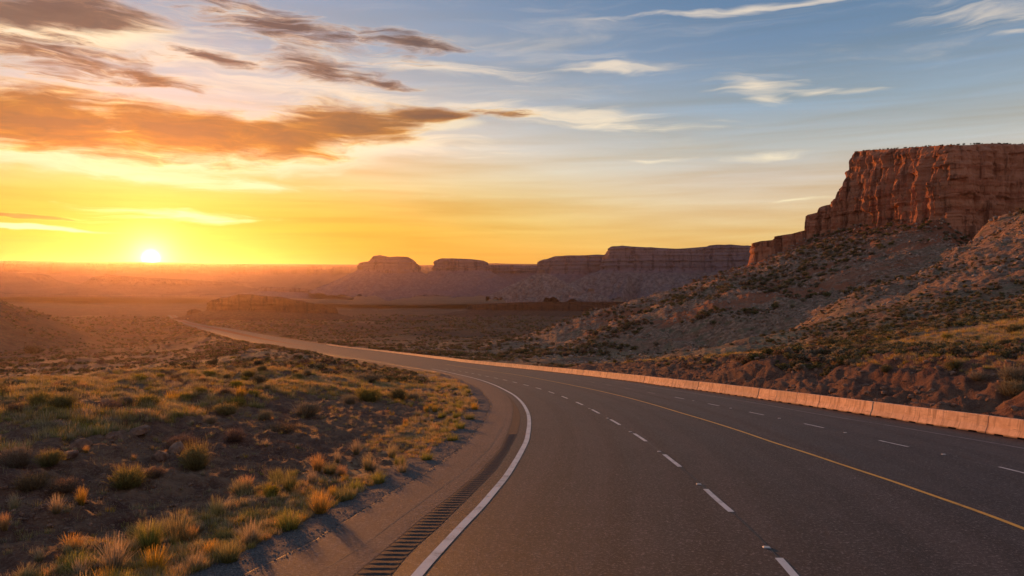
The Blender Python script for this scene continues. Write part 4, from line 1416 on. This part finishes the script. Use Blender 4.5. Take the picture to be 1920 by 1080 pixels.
HAND = [
    # column, row of the foot, width in photo pixels, kind, height factor, label
    (330, 1012, 92, 'green', 1.1, 'green and straw grass tuft beside the gravel, right of the largest one'),
    (280, 1030, 90, 'green', 1.1, 'broad green grass clump low in the picture near the gravel'),
    (215, 1070, 95, 'straw', 1.25, 'big olive grass clump at the lower left, cut close to the bottom edge'),
    (430, 1052, 78, 'green', 0.95, 'bright green tuft on the gravel edge at the bottom'),
    (365, 1068, 80, 'straw', 0.9, 'pale straw tuft at the bottom between two green tufts'),
    (470, 1020, 85, 'straw', 0.95, 'straw-coloured tuft just above the bright green gravel-edge tuft'),
    (150, 1085, 70, 'straw', 1.0, 'straw tuft cut by the bottom edge'),
    (74, 1052, 48, 'straw', 1.0, 'small pale tuft alone on bare soil at the lower left'),
    (127, 1036, 40, 'straw', 0.8, 'tiny pale tuft on bare soil right of the small lower left one'),
    (28, 955, 46, 'straw', 1.2, 'spiky pale tuft at the left edge on bare soil'),
    (106, 962, 56, 'straw', 1.1, 'spiky pale tuft left of the glowing orange tuft'),
    (152, 948, 42, 'golden', 1.35, 'glowing orange backlit grass tuft on bare soil'),
    (8, 995, 44, 'golden', 1.2, 'brown-gold tuft cut by the left edge'),
    (405, 968, 60, 'straw', 1.15, 'feathery straw tuft standing alone above the gravel tufts'),
    (368, 878, 74, 'rabbit', 1.15, 'leafy yellow-green bush in the middle of the bare soil bank'),
    (240, 912, 82, 'rabbit', 0.85, 'yellow-flowered bush left of the bare soil'),
    (290, 895, 50, 'brown', 0.8, 'brown dry bush touching the yellow-flowered bush'),
    (35, 870, 74, 'sage', 1.15, 'large grey-green round bush near the left edge'),
    (92, 872, 56, 'rabbit', 0.9, 'yellow-green bush right of the large grey-green one'),
    (60, 915, 90, 'brown', 0.7, 'wide brown dry bush below the large grey-green bush'),
    (118, 922, 70, 'brown', 0.75, 'brown dry bush behind the spiky pale tufts'),
    (545, 922, 54, 'green', 1.5, 'tall thin green tuft at the edge of the bare bank'),
    (508, 930, 38, 'rabbit', 1.0, 'small yellow-green bush left of the tall thin green tuft'),
    (585, 905, 46, 'straw', 1.0, 'straw tuft just right of the tall thin green tuft'),
    (632, 868, 30, 'straw', 1.2, 'small upright pale tuft alone on the dark bank'),
    (500, 838, 24, 'straw', 1.0, 'little pale tuft alone in the middle of the dark bank'),
    (600, 962, 90, 'golden', 0.8, 'long gold grass clump along the gravel'),
    (540, 992, 92, 'green', 0.75, 'low green-gold clump along the gravel, below the long gold one'),
    (646, 938, 74, 'green', 0.7, 'low green clump along the gravel where the bank narrows'),
    (710, 906, 58, 'green', 0.75, 'bright green tuft on the gravel beside the paved shoulder'),
    (755, 886, 50, 'straw', 0.8, 'straw tuft on the verge above the bright green one'),
    (690, 878, 56, 'straw', 1.0, 'pale feathery tuft set back from the verge'),
    (668, 850, 44, 'straw', 1.1, 'pale feathery tuft highest of the verge group'),
    (735, 858, 48, 'straw', 1.0, 'dull straw tuft behind the verge row'),
    (800, 862, 46, 'green', 0.6, 'flat bright green tuft on the verge halfway round the bend'),
    (848, 826, 44, 'green', 0.6, 'flat yellow-green tuft on the verge past halfway'),
    (862, 804, 46, 'green', 0.6, 'yellow-green tuft on the verge near the sharpest bend'),
    (880, 786, 38, 'green', 0.6, 'small yellow-green tuft at the sharpest part of the verge'),
    (890, 768, 36, 'golden', 0.6, 'small gold tuft at the tip of the verge'),
    (745, 752, 48, 'dark', 0.95, 'round dark green bush on the crest above the bend'),
    (690, 752, 56, 'rabbit', 0.85, 'yellow-green flowering bush left of the round dark green one'),
    (655, 757, 40, 'sage', 0.9, 'grey bush at the foot of the flowering crest bush'),
    (772, 748, 36, 'sage', 0.7, 'grey bush tucked right of the round dark green one'),
    (690, 714, 72, 'sage', 0.5, 'wide low grey bush on the far crest beside the road'),
    (575, 778, 72, 'sage', 0.75, 'wide grey sagebrush on the crest in the middle'),
    (497, 786, 44, 'sage', 0.8, 'grey sagebrush left of the wide grey one on the crest'),
    (530, 812, 74, 'brown', 0.55, 'dark brown dry bush on the edge of the bare bank'),
    (440, 826, 48, 'brown', 1.0, 'dark brown dry bush left of centre on the bare bank edge'),
    (425, 775, 70, 'rabbit', 0.5, 'low yellow flowering bush on the crest, left of the sagebrush'),
    (394, 795, 40, 'sage', 0.8, 'small round grey bush below the low yellow flowering one'),
    (340, 838, 70, 'brown', 0.7, 'brown bush on top of the bank among boulders'),
    (232, 800, 36, 'brown', 0.8, 'small brown bush beside a boulder on the bank'),
    (488, 720, 44, 'dark', 0.75, 'dark bush in the low ground left of the road'),
    (427, 714, 24, 'dark', 1.0, 'small dark bush left of the dark one in the low ground'),
    (400, 684, 24, 'dark', 0.9, 'small round dark bush farther off in the low ground'),
    (122, 742, 34, 'dark', 0.9, 'lone dark bush in the low ground near the left edge'),
    (62, 662, 40, 'dark', 0.8, 'dark bush at the foot of the grey hill'),
    (1835, 715, 48, 'sage', 0.75, 'grey bush on the cut bank near the right edge'),
    (1900, 712, 70, 'sage', 0.8, 'big grey bush at the right edge above the barrier'),
    (1900, 740, 76, 'sage', 0.8, 'big grey bush at the right edge, lower of the two'),
    (1790, 692, 40, 'dark', 0.8, 'dark round bush on the lip of the cut bank'),
    (1662, 697, 24, 'dark', 1.1, 'small dark bush at the left end of the cut bank lip'),
    (1593, 684, 24, 'sage', 0.9, 'small grey bush left of the cut bank lip'),
    (1655, 655, 32, 'dark', 0.7, 'wide dark bush in the middle of the right-hand slope'),
    (1560, 648, 30, 'dark', 0.9, 'dark upright bush left of the middle of the right-hand slope'),
    (1588, 650, 36, 'dark', 0.5, 'low dark bush touching the upright one on the right-hand slope'),
    (1706, 622, 24, 'dark', 0.8, 'round dark bush upper right of the slope middle'),
    (1640, 622, 24, 'sage', 0.8, 'grey-green bush upper left of the slope middle'),
    (1884, 648, 30, 'dark', 0.8, 'dark round bush near the right edge of the slope'),
    (1900, 625, 34, 'dark', 0.9, 'dark bush highest at the right edge of the slope'),
    (1776, 635, 24, 'rabbit', 0.8, 'yellow-green bush right of the slope middle'),
]
for px, py, wpx, kind, hs, lab in HAND:
    x, y, z = on_ground(px, py)
    plant(kind, x, y, wpx/F*math.hypot(y, 0), lab, None, hs, z)


# repeats that cannot be told apart, zone by zone
def sample(n, fn, box, seed, dmin=0.0):
    rs = np.random.RandomState(seed)
    x0, x1, y0, y1 = box
    out = []
    tries = 0
    while len(out) < n and tries < 60:
        tries += 1
        X = x0+(x1-x0)*rs.rand(4*n)
        Y = y0+(y1-y0)*rs.rand(4*n)
        p = fn(X, Y)
        k = rs.rand(4*n) < p
        for a, b in zip(X[k], Y[k]):
            if dmin and any((a-c)**2+(b-d)**2 < dmin*dmin for c, d in out):
                continue
            out.append((a, b))
            if len(out) >= n:
                break
    return np.array(out)


def inview(X, Y, m=1.04):
    return (Y > 5) & (np.abs(X/np.maximum(Y, .1)) < 0.686*m)


def zone_left(lo, hi, ymax=1e9, cl=0.0):
    def f(X, Y):
        d = C_SL(Y)-X
        c = sst(-0.1, 0.5, fbm(X*0.12, Y*0.12, 2, 301)+cl)
        return ((d > lo) & (d < hi) & (Y < ymax) & inview(X, Y))*c
    return f


def zone_right(lo, hi, y0, y1, cl=0.2):
    def f(X, Y):
        d = X-C_BB(Y)
        yr = 129+0.74*(X-28)
        c = sst(-0.2, 0.4, fbm(X*0.05, Y*0.05, 2, 305)+cl)
        return ((d > lo) & (d < hi) & (Y > y0) & (Y < y1) & (Y < yr+10) & inview(X, Y))*c
    return f


ZONES = [
    (165, zone_left(1.1, 4.2, 75, 0.6), (-20, 2, 9, 75), [('green', .40), ('straw', .45), ('golden', .15)], (0.45, 1.0), 'small verge grass tuft among many along the gravel', 'verge grass tufts along the gravel', 0.75),
    (60, zone_left(4, 14, 60, 0.0), (-30, 2, 8, 60), [('straw', .8), ('golden', .2)], (0.18, 0.42), 'little dry grass tuft scattered on the dark bank', 'little tufts scattered on the bank', 0.9),
    (240, zone_left(13, 29, 110, 0.5), (-45, 0, 12, 110), [('brown', .2), ('sage', .25), ('rabbit', .25), ('straw', .2), ('golden', .1)], (0.6, 1.5), 'bush among the dense scrub along the bank crest', 'scrub bushes along the bank crest', 0.75),
    (110, zone_left(34, 260, 420, -0.05), (-300, -10, 40, 420), [('dark', .6), ('sage', .25), ('rabbit', .15)], (1.0, 2.8), 'bush dotted over the low ground left of the road', 'bushes in the low ground', 0.65),
    (190, zone_right(9, 160, 22, 200), (15, 180, 22, 200), [('dark', .6), ('sage', .3), ('rabbit', .1)], (0.6, 1.4), 'bush dotted over the slope above the barrier', 'bushes on the slope above the barrier', 0.7),
]
for zi, (n, fn, box, kinds, sz, lab, grp, hs) in enumerate(ZONES):
    pts = sample(n, fn, box, 400+zi, 0.35 if zi < 2 else 0.9)
    if not len(pts):
        continue
    zz = relief(pts[:, 0], pts[:, 1])
    order = np.argsort(pts[:, 1])
    pts, zz = pts[order], zz[order]
    tally = {}
    for (x, y), z in zip(pts, zz):
        r = random.random()
        acc = 0
        for kname, w in kinds:
            acc += w
            if r <= acc:
                break
        word = {'straw': 'straw', 'golden': 'golden', 'green': 'green', 'rabbit': 'yellow-green', 'sage': 'grey', 'brown': 'brown', 'dark': 'dark'}[kname]
        tally[word] = tally.get(word, 0)+1
        lb = word+' '+lab
        if zi == 0:
            lb = '%s verge grass tuft on the gravel edge, %s of its colour from the bottom' % (word, ordinal(tally[word]))
        elif zi == 2:
            what = 'grass clump' if kname in ('straw', 'golden', 'green') else 'bush'
            lb = '%s %s in the bank-crest scrub, %s of its colour counted from the camera' % (word, what, ordinal(tally[word]))
        plant(kname, float(x), float(y), random.uniform(*sz), lb, word+' '+grp, hs*random.uniform(.8, 1.2), float(z))


# ------------------------------------------------------------------ boulders
def rock_mesh(name, seed, sub=2, mat='boulder', rough=0.28):
    bm = bmesh.new()
    bmesh.ops.create_icosphere(bm, subdivisions=sub, radius=0.5)
    rs = np.random.RandomState(seed)
    sc = np.array([1.0, 0.6+0.4*rs.rand(), 0.45+0.35*rs.rand()])
    planes = rs.normal(size=(7, 3))
    planes /= np.linalg.norm(planes, axis=1)[:, None]
    dist = 0.30+0.14*rs.rand(7)
    for v in bm.verts:
        p = np.array(v.co)
        for nn, dd in zip(planes, dist):
            k = p.dot(nn)-dd
            if k > 0:
                p = p-nn*k*0.9
        p = p*(1+rough*0.5*float(fbm(p[0]*3+seed, p[1]*3+p[2]*2.1, 2, seed)))
        v.co = p*sc
    me = bpy.data.meshes.new(name)
    bm.to_mesh(me)
    bm.free()
    me.materials.append(M[mat])
    return me


BOULD = [rock_mesh('boulder', 500+i, 3) for i in range(4)]
for i, (px, py, w, lab) in enumerate([
        (262, 812, 42, 'brown boulder on the bank, upper one beside the small bush'), (335, 850, 52, 'long brown boulder below the bush on the bank'),
        (300, 862, 40, 'dark boulder leaning against the long one on the bank'), (150, 842, 44, 'flat boulder right of the yellow-green bush'),
        (128, 858, 34, 'pale boulder below the flat one on the bank'), (110, 800, 30, 'small boulder at the crest near the left edge'),
        (215, 822, 34, 'boulder in the red soil left of the upper one'), (560, 838, 16, 'small stone at the top of the bare bank'),
        (1705, 640, 14, 'pale stone on the slope above the barrier'), (1560, 735, 18, 'dark stone in the cut bank above the barrier'),
        (1710, 748, 20, 'dark red stone in the cut bank, near its right half')]):
    x, y, z = on_ground(px, py)
    o = link('boulder', BOULD[i % 4], label=lab, cat='boulder')
    s = w/F*y
    o.location = (x, y, z+0.08*s)
    o.rotation_euler = (random.uniform(-.3, .3), random.uniform(-.3, .3), random.uniform(0, 6.28))
    o.scale = (s, s, s)


# ------------------------------------------------------------------ masses nobody could count: instanced by geometry nodes
def scatter(name, pts, scales, protos, label, seed=0, squash=1.0):
    rs = np.random.RandomState(seed)
    n = len(pts)
    coll = bpy.data.collections.new(name+'_source')
    for i, me in enumerate(protos):
        o = bpy.data.objects.new('%s_source' % name, me)
        coll.objects.link(o)
    me = bpy.data.meshes.new(name)
    me.vertices.add(n)
    me.vertices.foreach_set('co', np.ascontiguousarray(pts, np.float32).ravel())
    for an, av in (('scl', scales), ('rot', rs.rand(n)*6.283)):
        a = me.attributes.new(an, 'FLOAT', 'POINT')
        a.data.foreach_set('value', np.ascontiguousarray(av, np.float32))
    a = me.attributes.new('pick', 'INT', 'POINT')
    a.data.foreach_set('value', rs.randint(0, len(protos), n).astype(np.int32))
    me.update()
    o = link(name, me, label=label, kind='stuff')
    ng = bpy.data.node_groups.new(name, 'GeometryNodeTree')
    ng.interface.new_socket('Geometry', in_out='INPUT', socket_type='NodeSocketGeometry')
    ng.interface.new_socket('Geometry', in_out='OUTPUT', socket_type='NodeSocketGeometry')
    nd, lk = ng.nodes, ng.links
    gi, go = nd.new('NodeGroupInput'), nd.new('NodeGroupOutput')
    ip = nd.new('GeometryNodeInstanceOnPoints')
    ci = nd.new('GeometryNodeCollectionInfo')
    ci.inputs['Collection'].default_value = coll
    ci.inputs['Separate Children'].default_value = True
    ci.inputs['Reset Children'].default_value = True

    def na(nm, dt):
        q = nd.new('GeometryNodeInputNamedAttribute')
        q.data_type = dt
        q.inputs['Name'].default_value = nm
        return q.outputs[0]
    lk.new(gi.outputs[0], ip.inputs['Points'])
    lk.new(ci.outputs[0], ip.inputs['Instance'])
    ip.inputs['Pick Instance'].default_value = True
    lk.new(na('pick', 'INT'), ip.inputs['Instance Index'])
    cr = nd.new('ShaderNodeCombineXYZ')
    lk.new(na('rot', 'FLOAT'), cr.inputs[2])
    lk.new(cr.outputs[0], ip.inputs['Rotation'])
    cs = nd.new('ShaderNodeCombineXYZ')
    sc_ = na('scl', 'FLOAT')
    lk.new(sc_, cs.inputs[0])
    lk.new(sc_, cs.inputs[1])
    mu = nd.new('ShaderNodeMath')
    mu.operation = 'MULTIPLY'
    lk.new(sc_, mu.inputs[0])
    mu.inputs[1].default_value = squash
    lk.new(mu.outputs[0], cs.inputs[2])
    lk.new(cs.outputs[0], ip.inputs['Scale'])
    lk.new(ip.outputs[0], go.inputs[0])
    md = o.modifiers.new('scatter', 'NODES')
    md.node_group = ng
    return o


def rand_pts(n, fn, box, seed, logy=False):
    rs = np.random.RandomState(seed)
    x0, x1, y0, y1 = box
    got = []
    tot = 0
    for _ in range(80):
        if logy:
            Y = np.exp(math.log(y0)+(math.log(y1)-math.log(y0))*rs.rand(4*n))
            X = (rs.rand(4*n)*2-1)*0.72*Y
        else:
            X = x0+(x1-x0)*rs.rand(4*n)
            Y = y0+(y1-y0)*rs.rand(4*n)
        k = rs.rand(4*n) < fn(X, Y)
        got.append(np.stack([X[k], Y[k]], -1))
        tot += k.sum()
        if tot >= n:
            break
    p = np.concatenate(got)[:n]
    return np.concatenate([p, relief(p[:, 0], p[:, 1])[:, None]], 1), rs


lowbush = [shrub_mesh('far_bush', 600+i, 130, 0.5, 0.5, 0.20, mt, 4, 0.9, 0.3) for i, mt in enumerate(('dark', 'sage', 'dark', 'brown'))]
lowgrass = [blades_mesh('low_grass', 620+i, 46, 0.5, 0.40, 0.6, 0.016, 0.5, 0.7, 2, mat=mt, base_r=0.5) for i, mt in enumerate(('dry', 'green', 'dry', 'gold'))]
strawlit = [blades_mesh('straw_litter', 640+i, 14, 0.5, 0.28, 1.3, 0.010, 0.15, 1.1, 2, mat='dry', base_r=1.0) for i in range(3)]


def off_road(X, Y, gap=1.0):
    return (C_SL(Y)-X > gap) | (X-C_BB(Y) > gap+1.0)


def f_far(X, Y):
    d = fbm(X*0.02, Y*0.02, 3, 311)
    fd, fz, fr = foot_dist(X, Y)
    thin = np.where(C_SL(Y)-X > 0, 0.35+0.65*sst(150, 400, Y), 0.6+0.4*sst(120, 260, Y))
    return thin*inview(X, Y)*off_road(X, Y, 5)*sst(-0.35, 0.35, d)*((fr > 0) | (Y > 600))*((Y > 60) | (C_SL(Y)-X > 26) | (X-C_BB(Y) > 10))


p, rs = rand_pts(26000, f_far, (0, 0, 28, 2400), 71, True)
sc = np.where(p[:, 1] > 300, (1.4+2.2*rs.rand(len(p)))*np.clip(p[:, 1]/700, 1, 2.6), 0.45+1.0*rs.rand(len(p))**1.6)
scatter('scrub', p, sc, lowbush, 'low scrub covering the valley floor and hillsides', 71, 0.8)


def f_grass(X, Y):
    dl, dr = C_SL(Y)-X, X-C_BB(Y)
    d = fbm(X*0.09, Y*0.09, 3, 321)
    a = (dl > 1.0)*np.where(dl < 4, 0.9, np.where((dl < 14) & (Y < 50), 0.05, 0.9))*sst(-0.45, 0.25, d)
    b = (dr > 7)*0.8*sst(-0.3, 0.3, d)
    return inview(X, Y)*np.clip(a+b, 0, 1)


p, rs = rand_pts(20000, f_grass, (0, 0, 9, 130), 73, True)
scatter('dry_grass', p, (0.28+0.45*rs.rand(len(p)))*np.clip(p[:, 1]/45, 0.7, 1.8), lowgrass, 'short dry grass covering the banks', 73)
p, rs = rand_pts(3600, lambda X, Y: inview(X, Y)*((C_SL(Y)-X > 12) & (C_SL(Y)-X < 32))*sst(-0.4, 0.3, fbm(X*0.2, Y*0.2, 2, 361)), (0, 0, 14, 120), 74, True)
scatter('crest_grass', p, 0.5+0.55*rs.rand(len(p)), lowgrass, 'taller golden grass filling the gaps between the crest bushes', 74)
p, rs = rand_pts(1600, lambda X, Y: inview(X, Y)*((C_SL(Y)-X > 2.0) & (C_SL(Y)-X < 20))*1.0, (0, 0, 8, 48), 75, True)
scatter('straw', p, 0.25+0.4*rs.rand(len(p)), strawlit, 'dead straw lying on the bare soil', 75)

peb = [rock_mesh('pebble', 700+i, 1, 'pebble') for i in range(3)]
p, rs = rand_pts(13000, lambda X, Y: inview(X, Y)*((C_SL(Y)-X > -0.12) & (C_SL(Y)-X < 0.3+1.9*np.abs(fbm(X*.7, Y*.7, 2, 341)+.4))), (-26, 1, 9, 130), 77)
p[:, 2] = np.maximum(p[:, 2], np.where(C_SL(p[:, 1])-p[:, 0] < 0.05, G(p[:, 1])+0.006, -1e9))
scatter('gravel', p, 0.025+0.06*rs.rand(len(p))**2, peb, 'grey gravel along the edge of the paved shoulder', 77)
p, rs = rand_pts(6500, lambda X, Y: inview(X, Y)*((C_SL(Y)-X > 1.2) & (C_SL(Y)-X < 24))*sst(-.2, .4, fbm(X*.2, Y*.2, 2, 351)), (0, 0, 8, 70), 79, True)
rub = [rock_mesh('stone', 720+i, 1, 'boulder') for i in range(3)]
scatter('stones', p, 0.03+0.16*rs.rand(len(p))**4, rub, 'small stones strewn over the bare bank', 79)
# loose rock on the mesa's debris slope and in the cut bank


def f_talus(X, Y):
    fd, fz, fr = foot_dist(X, Y)
    return inview(X, Y)*(fr > 0)*(fd < 230)*(X-C_BB(Y) > 10)*np.exp(-fd/160)*(Y > 150)


p, rs = rand_pts(15000, f_talus, (-60, 330, 150, 520), 81)
rub2 = [rock_mesh('rubble', 740+i, 1, 'rubble') for i in range(4)]
scatter('talus_rubble', p, 0.4+2.4*rs.rand(len(p))**5+0.3*rs.rand(len(p)), rub2, 'broken rock strewn down the slope below the red cliff', 81)
p, rs = rand_pts(2600, lambda X, Y: inview(X, Y)*((X-C_BB(Y) > 1.2) & (X-C_BB(Y) < 10))*1.0, (5, 40, 22, 120), 83)
scatter('bank_rubble', p, 0.10+0.55*rs.rand(len(p))**4, rub, 'clods and stones in the dark cut bank behind the barrier', 83)
# bushes along the mesa's rim
p = []
for px in np.arange(1600, 1925, 3.1):
    if random.random() < 0.62:
        Y = float(np.interp(px, [1598, 1640, 1690, 1735, 1782, 1835, 1920], [449, 429, 408, 389, 369, 373, 374]))+random.uniform(1.5, 7)
        x = (px-CX)/F*Y
        p.append((x, Y, float(mesa_top(np.array([x]), np.array([Y]))[0])-0.1))
p = np.array(p)
scatter('rim_scrub', p, 0.8+0.9*np.random.RandomState(5).rand(len(p)), lowbush[:3:2], 'dark scrub fringing the top of the red mesa', 85, 0.8)

# ------------------------------------------------------------------ air
def build_haze():
    x0, x1, y0, y1, z0, z1 = -18500, 18500, -16000, 15600, -420, 500
    v = [(x, y, z) for z in (z0, z1) for y in (y0, y1) for x in (x0, x1)]
    f = [(0, 2, 3, 1), (4, 5, 7, 6), (0, 1, 5, 4), (1, 3, 7, 5), (3, 2, 6, 7), (2, 0, 4, 6)]
    me = bpy.data.meshes.new('haze')
    me.from_pydata(v, [], f)
    m = bpy.data.materials.new('haze_air')
    m.use_nodes = True
    m.node_tree.nodes.clear()
    N = NT(m.node_tree)
    out = N.new('ShaderNodeOutputMaterial')
    pv = N.new('ShaderNodeVolumePrincipled')
    pv.inputs['Color'].default_value = (0.93, 0.71, 0.66, 1)
    pv.inputs['Density'].default_value = 1.9e-5
    pv.inputs['Anisotropy'].default_value = 0.80
    N.l.new(pv.outputs[0], out.inputs['Volume'])
    me.materials.append(m)
    o = link('haze', me, kind='stuff', label='warm evening haze filling the valley air')
    o.visible_shadow = True


build_haze()
